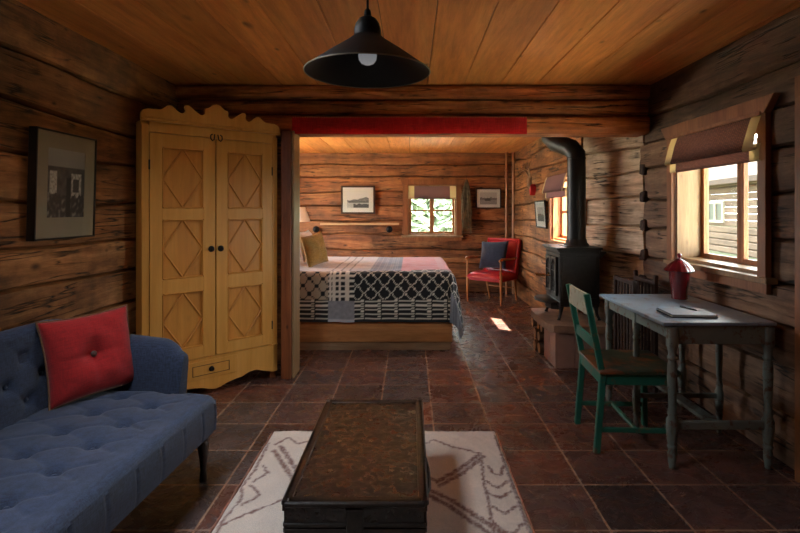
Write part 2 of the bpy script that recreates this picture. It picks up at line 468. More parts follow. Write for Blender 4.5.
# windows ---------------------------------------------------------------------
def window(name, M4, w, h, depth, cas=.085, header=.12, sash_cols=2, sash_rows=2, light=M['trimlight'], hrow=.5, splay=.035, pane=None, headx=.055, sill=.05, apron=.06):
    """local frame: x along the wall, y into the wall (outwards), z up; the opening spans x 0..w, z 0..h"""
    root = bpy.data.objects.new(name, None); COL.objects.link(root); tag(root, kind='structure'); root.matrix_world = M4
    T = M['trimwood']
    for a, b in ((-cas, 0), (w, w + cas)):
        bm = new(); box(bm, a, b, -.035, .0, -.01, h + .005, .003); obj('casing', bm, T, root)
    bm = new(); prism(bm, [(-cas, h), (w + cas, h), (w + cas + headx, h + header), (-cas - headx, h + header)], -.045, .0, 'y', .003); obj('header', bm, T, root)
    bm = new(); box(bm, -cas - .025, w + cas + .025, -sill, .02, -.035, 0, .004); obj('sill', bm, light, root)
    bm = new(); box(bm, -cas, w + cas, -.03, 0, -.035 - apron, -.035, .003); obj('apron', bm, T, root)
    t = .022
    bm = new()
    box(bm, 0, t, -.0, depth, 0, h); box(bm, w - t, w, 0, depth, 0, h); box(bm, t, w - t, 0, depth, h - t, h); box(bm, t, w - t, .02, depth, 0, t)
    obj('reveal', bm, light, root)
    sw = (w - 2 * t) / sash_cols; y = depth - .06
    for c in range(sash_cols):
        a = t + c * sw; b = a + sw; q = .034
        bm = new()
        box(bm, a, a + q, y, y + .035, t, h - t, .003); box(bm, b - q, b, y, y + .035, t, h - t, .003)
        box(bm, a + q, b - q, y, y + .035, t, t + q, .003); box(bm, a + q, b - q, y, y + .035, h - t - q, h - t, .003)
        if sash_rows == 2: box(bm, a + q, b - q, y + .005, y + .03, h * hrow - .013, h * hrow + .013, .002)
        s = obj('sash', bm, M['sashwood'] if 'sashwood' in M else T, root)
        bm = new(); box(bm, a + q, b - q, y + .015, y + .018, t + q, h - t - q); obj('pane', bm, pane or M['glass'], s)
    return root
def frame_matrix(ox, oy, oz, xdir, ydir):
    m = Matrix((Vector(xdir), Vector(ydir), Vector((0, 0, 1)))).transposed().to_4x4(); m.translation = (ox, oy, oz); return m
M['sashwood'] = wood('sash pine', srgb(120, 70, 38), srgb(158, 100, 58), srgb(180, 122, 74), 'z', 1, crack=.1, knots=.2, bump=.1, rough=.45)
# on the right wall +x is outwards; along the wall we run towards the camera
window('window_1', frame_matrix(2.02, 3.815, 1.02, (0, -1, 0), (1, 0, 0)), .945, .925, .24, sash_rows=1, header=.095, cas=.07, headx=.075, pane=M['tintglass'])
# roof light added to light seat and rug, unseen above the frame
sk = bpy.data.objects.new('window_2', None); COL.objects.link(sk); tag(sk, kind='structure'); sk.location = (-1.25, 1.55, 2.46)
bm = new()
for a, b, c, d in ((-.36, -.33, -.63, .63), (.33, .36, -.63, .63), (-.33, .33, -.63, -.60), (-.33, .33, .60, .63)): box(bm, a, b, c, d, -.012, .20, .002)
obj('frame', bm, M['trimlight'], sk)
bm = new(); box(bm, -.33, .33, -.60, .60, .15, .153); obj('pane', bm, M['glass'], sk)
window('window_3', frame_matrix(1.71, 6.03, 1.045, (0, -1, 0), (1, 0, 0)), .81, .74, .155, sash_rows=2, sash_cols=1, hrow=.45, cas=.06, header=.06, headx=.02, light=M['sashwood'], sill=.03)
window('window_4', frame_matrix(-.05, 8.425, .975, (1, 0, 0), (0, 1, 0)), .81, .85, .16, hrow=.49, cas=.09, header=.09, headx=.05, pane=M['dimglass'])
window('window_5', frame_matrix(-2.69, 5.25, .76, (0, 1, 0), (-1, 0, 0)), 2.20, 1.27, .2, sash_rows=1, sash_cols=3)  # unseen window added to brighten the back room from the left
# closed plank door at the right edge of the frame
dr = bpy.data.objects.new('door_1', None); COL.objects.link(dr); tag(dr, kind='structure'); dr.location = (2.02, 2.50, 0)
for a, b in ((.0, .09), (-.94, -.85)):
    bm = new(); box(bm, -.035, 0, a, b, 0, 1.98, .003); obj('casing', bm, M['trimwood'], dr)
bm = new(); box(bm, -.035, 0, -.94, .09, 1.98, 2.09, .003); obj('header', bm, M['trimwood'], dr)
bm = new()
for k in range(5): box(bm, .03, .07, -.85 + k * .17 + .002, -.85 + (k + 1) * .17 - .002, .01, 1.975, .004)
obj('leaf', bm, M['post'], dr)

# outside ---------------------------------------------------------------------
gm = Mat('grassy ground'); gf = gm.noise(gm.coords(), .8, 8, .7)
gm.color(gm.ramp(gf, [(.3, srgb(62, 68, 44)), (.7, srgb(88, 90, 62))])); gm.rough(.95)
bm = new(); box(bm, -12, 9.0, -12, 14, -.38, -.33); tag(obj('bounce_ground', bm, simple('pale bounce ground', srgb(216, 208, 184), .95, var=.12, scale=30)), kind='structure')  # unseen pale ground added to bounce sunlight up to the ceilings
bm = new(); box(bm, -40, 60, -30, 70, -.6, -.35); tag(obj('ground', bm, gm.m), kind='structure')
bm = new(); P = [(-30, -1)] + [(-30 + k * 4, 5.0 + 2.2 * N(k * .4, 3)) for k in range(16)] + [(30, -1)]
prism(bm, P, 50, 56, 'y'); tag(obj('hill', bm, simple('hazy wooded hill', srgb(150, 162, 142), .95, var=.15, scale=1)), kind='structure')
# roof eave sheltering the front windows
bm = new()
prism(bm, [(2.2, 2.50), (3.10, 2.26), (3.10, 2.34), (2.2, 2.62)], -1.8, 4.5, 'y')
tag(obj('roof_eave', bm, M['chink']), kind='structure')
bm = new(); box(bm, -.85, .0, .0, 2.30, 2.60, 4.8); tag(obj('sun_blocker', bm, M['chink']), kind='structure')  # unseen block added to keep direct sun out of the roof light
M['barn'] = wood('silvered barn logs', srgb(66, 52, 42), srgb(92, 74, 60), srgb(110, 92, 76), 'y', .6, crack=.6, bump=.3, rough=.8)
M['shingle'] = simple('old shingles', srgb(58, 44, 36), .9, var=.4, scale=6)

# ------------------------------------------------------------ outbuilding seen through the right window
barn = thing('log_barn', 'weathered log outbuilding with a small grey-framed window beyond the right window', 'outbuilding', (12.5, 18.0, -.35), R(-8))
def barn_parts():
    bm = new(); lay = bm.verts.layers.float_color.new('tone'); rnd = random.Random(4)
    for k in range(11):
        t = (rnd.random(), rnd.random(), rnd.random(), 1)
        for v in box(bm, 0, .3, -4, 8, k * .27, k * .27 + .25, .04): v[lay] = t
        for v in box(bm, 0, 6, -4, -3.7, k * .27, k * .27 + .25, .04): v[lay] = t
    obj('wall', bm, M['barn'], barn)
    bm = new(); prism(bm, [(-.7, 2.75), (3.2, 5.0), (3.2, 5.2), (-.7, 2.95)], -4.5, 8.4, 'y'); obj('roof', bm, M['shingle'], barn)
    bm = new()
    for a, b, c, d in ((2.5, 2.62, 1.22, 2.12), (3.88, 4.0, 1.22, 2.12), (2.62, 3.88, 1.22, 1.32), (2.62, 3.88, 2.02, 2.12), (3.2, 3.3, 1.32, 2.02)):
        box(bm, -.08, .02, a, b, c, d)
    wf = obj('window_frame', bm, simple('grey window paint', srgb(140, 134, 122), .7), barn)
    bm = new(); box(bm, -.03, 0, 2.62, 3.88, 1.32, 2.02); obj('pane', bm, simple('dark glass', srgb(40, 44, 42), .4), wf)
barn_parts()

# conifers beyond the back and right windows
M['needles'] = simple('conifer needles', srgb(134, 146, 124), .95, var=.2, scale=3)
M['treebark'] = simple('conifer bark', srgb(70, 54, 42), .95)
def conifer(x, y, h, r, label, seed):
    t = thing('conifer', label, 'tree', (x, y, -.36), 0, 'conifers outside'); rnd = random.Random(seed)
    bm = new(); tube(bm, [(0, 0, 0), (0, 0, h * .9)], [.16, .03], 8); obj('trunk', bm, M['treebark'], t)
    bm = new(); n = 44
    for k in range(n):
        z = h * (.06 + .90 * k / n); R0 = r * (1 - k / n) ** .9 + .08; m = 44
        A = [bm.verts.new(((R0 * rnd.uniform(.6, 1.1)) * cos(2 * pi * i / m), (R0 * rnd.uniform(.6, 1.1)) * sin(2 * pi * i / m), z - rnd.uniform(.05, .35) * R0)) for i in range(m)]
        top = bm.verts.new((0, 0, z + h * .05)); low = bm.verts.new((0, 0, z))
        for i in range(m): bm.faces.new((A[i], A[(i + 1) % m], top)); bm.faces.new((A[(i + 1) % m], A[i], low))
    obj('foliage', bm, M['needles'], t)
for k, (x, y, h, r, w_) in enumerate(((-.3, 22, 9, 1.1, 'leftmost tree'), (1.25, 29, 11, 1.7, 'middle tree'), (2.25, 22.5, 8.5, 1.1, 'rightmost tree'))):
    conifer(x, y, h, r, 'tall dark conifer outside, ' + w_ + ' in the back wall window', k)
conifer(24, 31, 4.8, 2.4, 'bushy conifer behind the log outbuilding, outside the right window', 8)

# ------------------------------------------------------------ wardrobe across the left corner
def wardrobe():
    t = thing('wardrobe', 'tall yellow painted wardrobe with diamond panelled doors and scalloped crest', 'wardrobe', (-1.492, 3.82, 0), R(42.8))
    W = M['wardrobe']; WP = M['wardrobe_panel']; L = M['wardrobe_line']
    # carcass: a corner body with chamfered back
    bm = new(); prism(bm, [(-.515, .022), (.515, .022), (.515, .14), (.24, .39), (-.24, .39), (-.515, .14)], .10, 2.03, 'z', .003); obj('body', bm, W, t)
    # face frame
    bm = new(); box(bm, -.515, -.468, 0, .024, .10, 2.0, .003); box(bm, .468, .515, 0, .024, .10, 2.0, .003); box(bm, -.468, .468, 0, .024, 1.948, 2.05, .002)
    obj('face_frame', bm, W, t)
    # cornice board with waves
    half = [(.527, 2.035), (.527, 2.075), (.510, 2.098), (.480, 2.108), (.400, 2.108), (.375, 2.122), (.350, 2.148), (.325, 2.150), (.300, 2.132), (.275, 2.106), (.252, 2.098),
            (.232, 2.108), (.224, 2.128), (.236, 2.146), (.228, 2.163), (.205, 2.166), (.180, 2.150), (.150, 2.122), (.122, 2.104), (.098, 2.106), (.084, 2.124), (.092, 2.146), (.086, 2.164),
            (.064, 2.164), (.046, 2.176), (.030, 2.196), (.0, 2.204)]
    out = half + [(-x, z) for x, z in half[-2::-1]]
    bm = new(); prism(bm, out, -.022, .002, 'y', .0025); obj('crest', bm, W, t)
    bm = new(); box(bm, -.528, .528, -.034, .0, 2.022, 2.046, .006); obj('cornice_moulding', bm, W, t)
    bm = new(); box(bm, -.517, .517, -.006, .02, .280, .290, .002); obj('waist_moulding', bm, W, t)
    # apron
    q = [(.515, .280), (.515, .062), (.47, .060), (.40, .085), (.33, .112), (.27, .108), (.21, .080), (.15, .074), (.09, .064), (.04, .042), (0, .034)]
    out = q + [(-x, z) for x, z in q[-2::-1]]
    bm = new(); prism(bm, out, 0, .024, 'y', .002); obj('apron', bm, W, t)
    for sx in (-1, 1):
        bm = new(); box(bm, sx * .49 - .025, sx * .49 + .025, .028, .10, 0, .11, .004); obj('foot', bm, M['post'], t)
        bm = new(); box(bm, sx * .22 - .025, sx * .22 + .025, .33, .39, 0, .11, .004); obj('foot', bm, M['post'], t)
    rows = ((.380, .800), (.900, 1.330), (1.412, 1.850))
    for sx in (-1, 1):
        d = bpy.data.objects.new('door', None); COL.objects.link(d); d.parent = t
        a, b = (.004, .464)
        X = lambda v: sx * v
        def bx(bm, x0, x1, y0, y1, z0, z1, bev=0): box(bm, min(X(x0), X(x1)), max(X(x0), X(x1)), y0, y1, z0, z1, bev)
        p0, p1 = .092, .382
        bm = new()
        bx(bm, a, p0, -.004, .022, .294, 1.944, .002); bx(bm, p1, b, -.004, .022, .294, 1.944, .002)
        zz = [.294] + [z for r in rows for z in r] + [1.944]
        for k in range(0, 8, 2): bx(bm, p0, p1, -.004, .022, zz[k], zz[k + 1], .001)
        obj('door_frame', bm, W, t).name = 'door'
        dd = [o for o in t.children if o.name.startswith('door') and o.type == 'MESH'][-1]
        bpy.data.objects.remove(d)
        for z0, z1 in rows:
            bm = new(); bx(bm, p0, p1, .014, .021, z0, z1)
            # raised field
            zc = (z0 + z1) / 2; xc = (p0 + p1) / 2
            m = .004
            A = [(X(p0 + m), zc), (X(xc), z0 + m), (X(p1 - m), zc), (X(xc), z1 - m)]
            obj('panel', bm, WP, dd)
            bm = new()
            # diamond moulding and the bead round the panel
            for (x0, q0), (x1, q1) in zip(A, A[1:] + A[:1]): bar(bm, (x0, .007, q0), (x1, .007, q1), .012, .014, .004, up=(0, 1, 0))
            e = .005
            R4 = [(X(p0 + e), z0 + e), (X(p1 - e), z0 + e), (X(p1 - e), z1 - e), (X(p0 + e), z1 - e)]
            for (x0, q0), (x1, q1) in zip(R4, R4[1:] + R4[:1]): bar(bm, (x0, .003, q0), (x1, .003, q1), .013, .022, .005, up=(0, 1, 0))
            obj('moulding', bm, WP, dd)
        bm = new(); lathe(bm, [(.002, 0), (.023, .002), (.024, .004), (.018, .006), (.006, .008), (.006, .018), (.013, .022), (.015, .029), (.010, .035), (.002, .036)], 16)
        xf(bm, Matrix.Translation((X(.036), -.004, 1.105)) @ Matrix.Rotation(R(90), 4, 'X')); obj('knob', bm, M['iron'], dd, 40)
        for z in (.45, 1.72):
            bm = new(); box(bm, X(.466) - .005, X(.466) + .005, -.007, .004, z - .035, z + .035, .002); obj('hinge', bm, M['iron'], dd)
    # iron latch hooks at the head of the doors
    for sx in (-1, 1):
        bm = new(); tube(bm, [(sx * .012, -.012, 1.975), (sx * .018, -.016, 1.935), (sx * .032, -.018, 1.925), (sx * .044, -.016, 1.942), (sx * .043, -.014, 1.965), (sx * .03, -.012, 1.975)], .0045, 8)
        obj('latch_hook', bm, M['iron'], t, 60)
    # small drawer
    bm = new(); box(bm, -.24, .17, -.006, .02, .132, .266, .002); dr = obj('drawer', bm, W, t)
    bm = new()
    for a, b, c, d in ((-.175, -.170, .160, .236), (.100, .105, .160, .236), (-.175, .105, .160, .164), (-.175, .105, .232, .236)): box(bm, a, b, -.0085, -.004, c, d)
    obj('inlay', bm, L, dr)
    bm = new(); lathe(bm, [(.002, 0), (.02, .002), (.008, .006), (.008, .014), (.016, .02), (.012, .028), (.002, .029)], 14)
    xf(bm, Matrix.Translation((-.035, -.006, .198)) @ Matrix.Rotation(R(90), 4, 'X')); obj('knob', bm, M['iron'], dr, 40)
M['wardrobe'] = wood('ochre painted pine', srgb(194, 130, 54), srgb(208, 146, 66), srgb(218, 158, 80), 'z', 1, crack=0, knots=.12, bump=.06, rough=.42, fibre=.2)
M['wardrobe_panel'] = wood('ochre panel', srgb(184, 114, 44), srgb(202, 134, 56), srgb(214, 148, 66), 'z', 1.3, crack=0, knots=.15, bump=.06, rough=.42, fibre=.25)
M['wardrobe_line'] = simple('dark inlay', srgb(70, 40, 18), .6)
M['iron'] = simple('black iron', srgb(34, 30, 28), .45, .7, var=.3, scale=40, bump=.2)
wardrobe()

# ------------------------------------------------------------ framed pictures
def picture(name, label, Mx, w, h, fw, mat_w, deep, art, matc, frame, mat_b=None):
    """local: x right, z up, -y towards the viewer; origin at centre back"""
    root = thing(name, label, 'picture'); root.matrix_world = Mx
    bm = new()
    x, z = w / 2, h / 2
    box(bm, -x, -x + fw, -deep, 0, -z, z, .002); box(bm, x - fw, x, -deep, 0, -z, z, .002)
    box(bm, -x + fw, x - fw, -deep, 0, z - fw, z, .002); box(bm, -x + fw, x - fw, -deep, 0, -z, -z + fw, .002)
    obj('frame', bm, frame, root)
    bm = new(); y = -deep + .009
    mb = mat_b or mat_w
    ax, a0, a1 = x - fw - mat_w, -z + fw + mb, z - fw - mat_w
    box(bm, -x + fw, -ax, y, -.002, -z + fw, z - fw); box(bm, ax, x - fw, y, -.002, -z + fw, z - fw)
    box(bm, -ax, ax, y, -.002, a1, z - fw); box(bm, -ax, ax, y, -.002, -z + fw, a0)
    obj('mount', bm, matc, root)
    bm = new(); V = grid(bm, lambda u, v: (-ax + 2 * ax * u, y + .002, a0 + (a1 - a0) * v), 60, 60)
    o = obj('print', bm, M['print'], root)
    color_layer(o, lambda co, i: art((co.x + ax) / (2 * ax), (co.z - a0) / (a1 - a0)))
    bm = new(); box(bm, -x + fw, x - fw, -deep + .003, -deep + .005, -z + fw, z - fw); obj('glass', bm, M['glass'], root)
    return root
def pr():
    m = Mat('old photograph print'); at = m.n('Attribute', attribute_name='tone'); m.color(at.outputs['Color']); m.rough(.5); return m.m
M['print'] = pr()
def gray(v, warm=(1, .94, .82)):
    v = max(0, min(1, v)); v = v ** 2.2
    return (v * warm[0], v * warm[1], v * warm[2])
def art_room(u, v):       # brown interior view: pale ceiling, two doors, dark figures low down
    g = .30 + .10 * N(u * 9, v * 9)
    if v > .75: g = .62 - .5 * abs(u - .5) * (1 - v)
    if .05 < u < .24 and .35 < v < .68: g = .72 + .25 * N(u * 30, v * 30)
    if .62 < u < .9 and .28 < v < .66: g = .70 + .3 * N(u * 24, v * 24)
    if .68 < u < .84 and .38 < v < .58: g = .26 + .1 * N(u * 50, v * 50)
    if v < .33 + .08 * N(u * 12, 1): g = .22 + .5 * max(0, N(u * 14, v * 14, 4))
    if abs(u - .55) < .06 and v < .6: g = .14
    return gray(g)
def art_mountain(u, v):   # lake view with a mountain ridge and reeds
    g = .86
    ridge = .48 + .30 * max(0, u - .25) + .10 * N(u * 5, 2) + .04 * N(u * 17, 3)
    if u > .85: ridge -= (u - .85) * .8
    if v < ridge: g = .45 + .25 * N(u * 16, v * 24)
    if v < .40: g = .72 + .06 * N(u * 6, v * 50)
    if v < .40 and v > .33 and u > .05: g = .25 + .1 * N(u * 20, v * 30)
    if v < .24 + .08 * N(u * 8, 8) and u > .3: g = .22 + .35 * max(0, N(u * 24, v * 30))
    return gray(g, (1, .97, .9))
def art_cabin(u, v):
    g = .76
    if v < .55 + .12 * N(u * 7, 5): g = .48 + .16 * N(u * 20, v * 20)
    if v < .35: g = .60 + .1 * N(u * 9, v * 30)
    if .3 < u < .62 and .3 < v < .5: g = .34 + .12 * N(u * 30, v * 30)
    return gray(g, (1, .93, .82))
def art_portrait(u, v):
    g = .66 + .06 * N(u * 5, v * 5)
    if v < .52 + .14 * N(u * 5, 9): g = .34 + .14 * N(u * 14, v * 14)
    return gray(g, (1, .95, .86))
M['blackframe'] = simple('black picture frame', srgb(16, 14, 13), .35)
M['brownframe'] = simple('dark brown picture frame', srgb(62, 40, 26), .4)
M['mount_taupe'] = simple('taupe mount card', srgb(152, 140, 118), .9, var=.03)
M['mount_white'] = simple('white mount card', srgb(222, 218, 206), .9, var=.03)
def wall_M(x, y, z, facing, tilt=0):
    """facing: direction the picture looks at"""
    f = Vector((facing[0], facing[1], 0)).normalized(); r = Vector((0, 0, 1)).cross(-f) * -1
    r = (-f).cross(Vector((0, 0, 1)))
    m = Matrix((r, -f, Vector((0, 0, 1)))).transposed().to_4x4(); m.translation = (x, y, z)
    return m @ Matrix.Rotation(tilt, 4, 'X')
picture('framed_picture', 'tall black-framed sepia photograph of a room hanging above the blue sofa', wall_M(-1.962, 2.80, 1.535, (1, 0), R(1.5)),
        .49, .59, .010, .085, .045, art_room, M['mount_taupe'], M['blackframe'], .11)
picture('framed_picture', 'framed black and white lake and mountain print on the back wall above the bed', wall_M(-.89, 8.405, 1.57, (0, -1)),
        .575, .475, .03, .075, .025, art_mountain, M['mount_white'], M['brownframe'])
picture('framed_picture', 'small framed photograph with wide white mount on the back wall above the red armchair', wall_M(1.30, 8.405, 1.595, (0, -1)),
        .43, .345, .022, .05, .022, art_cabin, M['mount_white'], M['brownframe'])
picture('framed_picture', 'framed photograph leaning out from the right wall below the antlers', wall_M(1.70, 6.52, 1.345, (-1, 0), R(4)),
        .50, .36, .018, .07, .02, art_portrait, M['mount_white'], M['blackframe'])

# ------------------------------------------------------------ red cloth along the beam
def valance():
    t = thing('red_valance', 'long narrow red felt cloth strip tacked along the bottom of the log beam', 'valance', (-.012, 4.19, 2.042))
    L = 2.0; x0, x1 = -.982, .982
    bm = new()
    def f(u, v):
        x = x0 + (x1 - x0) * u
        return (x, -.008 + .006 * N(x * 3, v) + .002 * sin(x * 60), -.005 + .145 * v + .006 * N(x * 1.2, 5) * (1 - v))
    grid(bm, f, 120, 6); g = bm.faces[:]
    r = bmesh.ops.solidify(bm, geom=g, thickness=.004)
    obj('cloth', bm, M['redfelt'], t, 60)
    bm = new()
    for k in range(98):
        x = x0 + .01 + k * (x1 - x0 - .02) / 97
        box(bm, x - .003, x + .003, -.018, -.012, .128, .138)
    obj('stitching', bm, M['thread'], t)
M['redfelt'] = fabric('red felt', srgb(196, 24, 34), srgb(226, 40, 46), 120)
M['thread'] = simple('pale thread', srgb(196, 130, 100), .9)
valance()

# ------------------------------------------------------------ pendant lamp
def pendant():
    t = thing('pendant_lamp', 'black conical enamel pendant lamp with a clear bulb hanging from the ceiling', 'lamp', (-.139, 1.6, 1.84))
    bm = new()
    prof = [(.200, 0), (.197, .003), (.120, .060), (.062, .100), (.047, .113), (.043, .118), (.043, .136), (.038, .155), (.028, .170), (.013, .179), (.008, .180)]
    inner = [(.006, .176), (.024, .166), (.034, .152), (.039, .136), (.039, .118), (.044, .110), (.058, .097), (.116, .057), (.193, .001), (.197, -.001), (.200, 0)]
    lathe(bm, prof + inner, 64, cap=False); obj('shade', bm, M['enamel'], t, 50)
    bm = new(); tube(bm, [(.1995 * cos(a), .1995 * sin(a), .0) for a in [2 * pi * k / 64 for k in range(65)]], .0022, 6, cap=False); obj('rim', bm, M['rim'], t, 60)
    bm = new(); lathe(bm, [(.007, .176), (.012, .182), (.010, .198), (.004, .205), (.003, .615), (.003, .617)], 12)
    obj('cord', bm, M['iron'], t, 50)
    bm = new(); lathe(bm, [(.045, .598), (.045, .612), (.012, .617)], 20); obj('ceiling_rose', bm, M['iron'], t, 50)
    bm = new(); lathe(bm, [(.016, .170), (.018, .160), (.018, .100), (.014, .096)], 16); sk = obj('socket', bm, M['enamel'], t, 50)
    bm = new(); lathe(bm, [(.012, .100), (.013, .092), (.018, .080), (.026, .068), (.030, .054), (.028, .040), (.020, .029), (.008, .024), (.001, .0235)], 24)
    obj('bulb', bm, M['bulb'], t, 180)
M['enamel'] = simple('black enamel', srgb(13, 12, 11), .5, .0, var=.1, spec=.25)
M['rim'] = simple('worn pale rim', srgb(140, 136, 120), .4)
b = Mat('frosted bulb'); b.color((.85, .87, .9, 1)); b.rough(.12); b.b.inputs['Emission Color'].default_value = (.9, .95, 1, 1); b.b.inputs['Emission Strength'].default_value = .12; M['bulb'] = b.m
pendant()

# ------------------------------------------------------------ soft goods helpers
def tuft(a, b, buttons, pa, pb, deep=.03, pleat=.010):
    """depression of a buttoned surface at (a, b); pa, pb: half spacings of the diamond lattice"""
    h = 0
    for (x, y) in buttons:
        r2 = ((a - x) ** 2 + (b - y) ** 2)
        if r2 < .05: h -= deep * math.exp(-r2 / .0008) + deep * .30 * math.exp(-r2 / .004)
    if pleat and buttons:
        x0, y0 = buttons[0]
        u = (a - x0) / pa; v = (b - y0) / pb
        for q in (u + v, u - v):
            d = abs((q + 1) % 2 - 1) * min(pa, pb) * .7
            h -= pleat * math.exp(-(d / .010) ** 2)
    return h

def cushion_bm(w, h, t, n=36, button=0, bow=.07, seam=.12, wrinkle=.004, seed=0):
    bm = new()
    def side(sg):
        def f(u, v):
            U, V = 2 * u - 1, 2 * v - 1
            x = w / 2 * U * (1 - bow * (1 - V * V)); z = h / 2 * V * (1 - bow * (1 - U * U))
            th = (max(0, 1 - abs(U) ** 3.2) * max(0, 1 - abs(V) ** 3.2)) ** .55
            y = sg * t / 2 * th
            if button:
                r = sqrt(x * x + z * z); y *= 1 - button * math.exp(-(r / (.13 * w)) ** 2) - .16 * button * math.exp(-(min(abs(x), abs(z)) / (.035 * w)) ** 2) * math.exp(-(r / (.42 * w)) ** 2)
            y += sg * wrinkle * N(x * 14 + seed, z * 14, seed) * th * 1.5
            return (x, y, z)
        return f
    grid(bm, side(1), n, n); grid(bm, side(-1), n, n)
    bmesh.ops.remove_doubles(bm, verts=bm.verts[:], dist=.0006)
    return bm
def cushion_edge(w, h, n=28, bow=.07):
    P = []
    for a, b in (((-1, -1), (1, -1)), ((1, -1), (1, 1)), ((1, 1), (-1, 1)), ((-1, 1), (-1, -1))):
        for k in range(n):
            U = a[0] + (b[0] - a[0]) * k / n; V = a[1] + (b[1] - a[1]) * k / n
            P.append((w / 2 * U * (1 - bow * (1 - V * V)), 0, h / 2 * V * (1 - bow * (1 - U * U))))
    return P + [P[0]]

# ------------------------------------------------------------ sofa
M['blue'] = fabric('slate blue linen', srgb(30, 36, 54), srgb(52, 63, 90), 240, bump=.3)
M['darkwood'] = simple('dark turned wood', srgb(36, 22, 16), .35, var=.2)
def sofa():
    t = thing('sofa', 'slate blue button-tufted linen sofa with dark turned legs along the left wall', 'sofa', (-1.487, 2.0, 0), R(-3.6))
    B = M['blue']; y0, y1 = -.88, .62
    btn = [(.20, -.07 + k * .2 - .1) for k in range(-4, 5)] + [(-.01, -.07 + k * .2) for k in range(-4, 4)]
    bm = new()
    def f(u, v):
        # cross-section goes from the back over the top and down the rounded front edge
        x = -.30 + .74 * u; y = y0 + (y1 + .012 - y0) * v
        z = .452 + .012 * sin(pi * min(1, u * 1.05)) + .004 * N(x * 7, y * 7)
        e = max(0, x - .395)
        if e > 0: z -= .045 * (1 - sqrt(max(0, 1 - (e / .045) ** 2)))
        d = max(0, y - (y1 - .035))
        if d > 0: z -= .047 * (1 - sqrt(max(0, 1 - (d / .047) ** 2)))
        z += tuft(x, y, btn, .21, .1, .030, .004) if x < .33 else tuft(x, y, btn, .21, .1, .030, 0)
        return (x, y, z)
    grid(bm, f, 90, 190)
    o = obj('seat', bm, B, t, 180)
    # front and end skirts of the seat with vertical seams
    bm = new()
    def sk(u, v):
        L1 = y1 - y0; s = u * (L1 + .60)
        z = .262 + .155 * v
        puff = .008 * sin(pi * v)
        if s < L1: x, y, nx, ny = .438, y0 + s, 1, 0
        else: x, y, nx, ny = .438 - (s - L1), y1 + .01, 0, 1
        if abs(s - L1) < .03:
            a = (s - L1 + .03) / .06 * pi / 2; x, y = .408 + .03 * sin(a) - 0, y1 - .02 + .03 * (1 - cos(a)) ; nx, ny = cos(a), sin(a)
        g = abs(((s + .05) % .175) - .0875); g = .0875 - g
        puff -= .006 * math.exp(-(g / .006) ** 2)
        return (x + nx * puff, y + ny * puff, z)
    grid(bm, sk, 260, 8); obj('seat_skirt', bm, B, t, 60)
    bm = new(); box(bm, -.38, .425, y0, y1, .24, .42, .01); obj('seat_base', bm, B, t)
    # back
    bb = [(.50 + .11 + .0, -.80 + k * .2) for k in range(0, 8)] + [(.50 + .21, -.70 + k * .2) for k in range(0, 7)] + [(.52, -.70 + k * .2) for k in range(0, 7)]
    bm = new()
    def top(y): return .845 - .10 * max(0, (y - .50) / .30) ** 1.6 if y > .5 else .845 + .008 * cos(y * 2)
    def bk(u, v):
        y = y0 + (.80 - y0) * v; T = top(y)
        s = u
        if s < .62: x = -.285 - .045 * (s / .62); z = .43 + (T - .05 - .43) * s / .62; nx = 1; x += tuft(z, y, bb, .1, .1, .020, .003)
        elif s < .82:
            a = (s - .62) / .20 * pi; x = -.375 + .045 * cos(a) + .0; z = T - .05 + .05 * sin(a)
        else: x = -.420; z = T - .05 - (T - .05 - .26) * (s - .82) / .18
        return (x, y, z)
    V = grid(bm, bk, 80, 150); bm.faces.new([r[0] for r in V]); bm.faces.new([r[-1] for r in V][::-1])
    obj('backrest', bm, B, t, 60)
    bm = new(); box(bm, -.415, -.335, y0, .79, .25, .74, .01); obj('back_frame', bm, B, t)
    # arms: sloping, rolled outwards
    for (ya, sg) in ((y1 + .02, 1), (y0 - .02, -1)):
        bm = new()
        def ar(u, v):
            # v along the arm from back to front, u round the section
            x = -.40 + .615 * v; T = .745 - .055 * v - .07 * max(0, v - .8) / .2 * max(0, v - .8) / .2
            a = 2 * pi * u
            c, s_ = cos(a), sin(a)
            # superellipse section leaning outwards with a fatter rolled top
            q = (abs(c) ** 3 + abs(s_) ** 3) ** (-1 / 3)
            zz = (.27 + T) / 2 + s_ * q * (T - .27) / 2
            k = max(0, (zz - .45) / .30)
            w = .055 + .022 * min(1, k) ** 2
            yy = .065 + c * q * w + .03 * k ** 2
            end = 1 - max(0, v - .93) / .07 * .35
            yy = .065 + (yy - .065) * end
            return (x + (.015 * sin(pi * k) if v > .99 else 0), ya + sg * yy, zz)
        V = grid(bm, ar, 40, 30, close_u=True)
        bm.faces.new([r[-1] for r in V]); bm.faces.new([r[0] for r in V][::-1])
        obj('armrest', bm, B, t, 60)
    prof = [(.016, 0), (.019, .006), (.018, .03), (.015, .06), (.020, .11), (.026, .16), (.028, .19), (.020, .205), (.027, .215), (.029, .225), (.020, .235), (.030, .25), (.030, .27)]
    for x, y in ((.375, .61), (.375, -.83), (-.36, .70), (-.36, -.83)):
        bm = new(); lathe(bm, prof, 16, (x, y, 0)); obj('leg', bm, M['darkwood'], t, 50)
    for x, y in btn:
        bm = new(); lathe(bm, [(.001, .006), (.008, .005), (.011, 0), (.008, -.004)], 10, (x, y, .432)); obj('button', bm, B, t, 60)
    for z, y in bb:
        if y < .1 or True:
            bm = new(); lathe(bm, [(.001, .006), (.008, .005), (.011, 0), (.008, -.004)], 10)
            x = -.285 - .045 * ((z - .43) / .365) - .022
            xf(bm, Matrix.Translation((x, y, z)) @ Matrix.Rotation(R(90), 4, 'Y')); obj('button', bm, B, t, 60)
sofa()

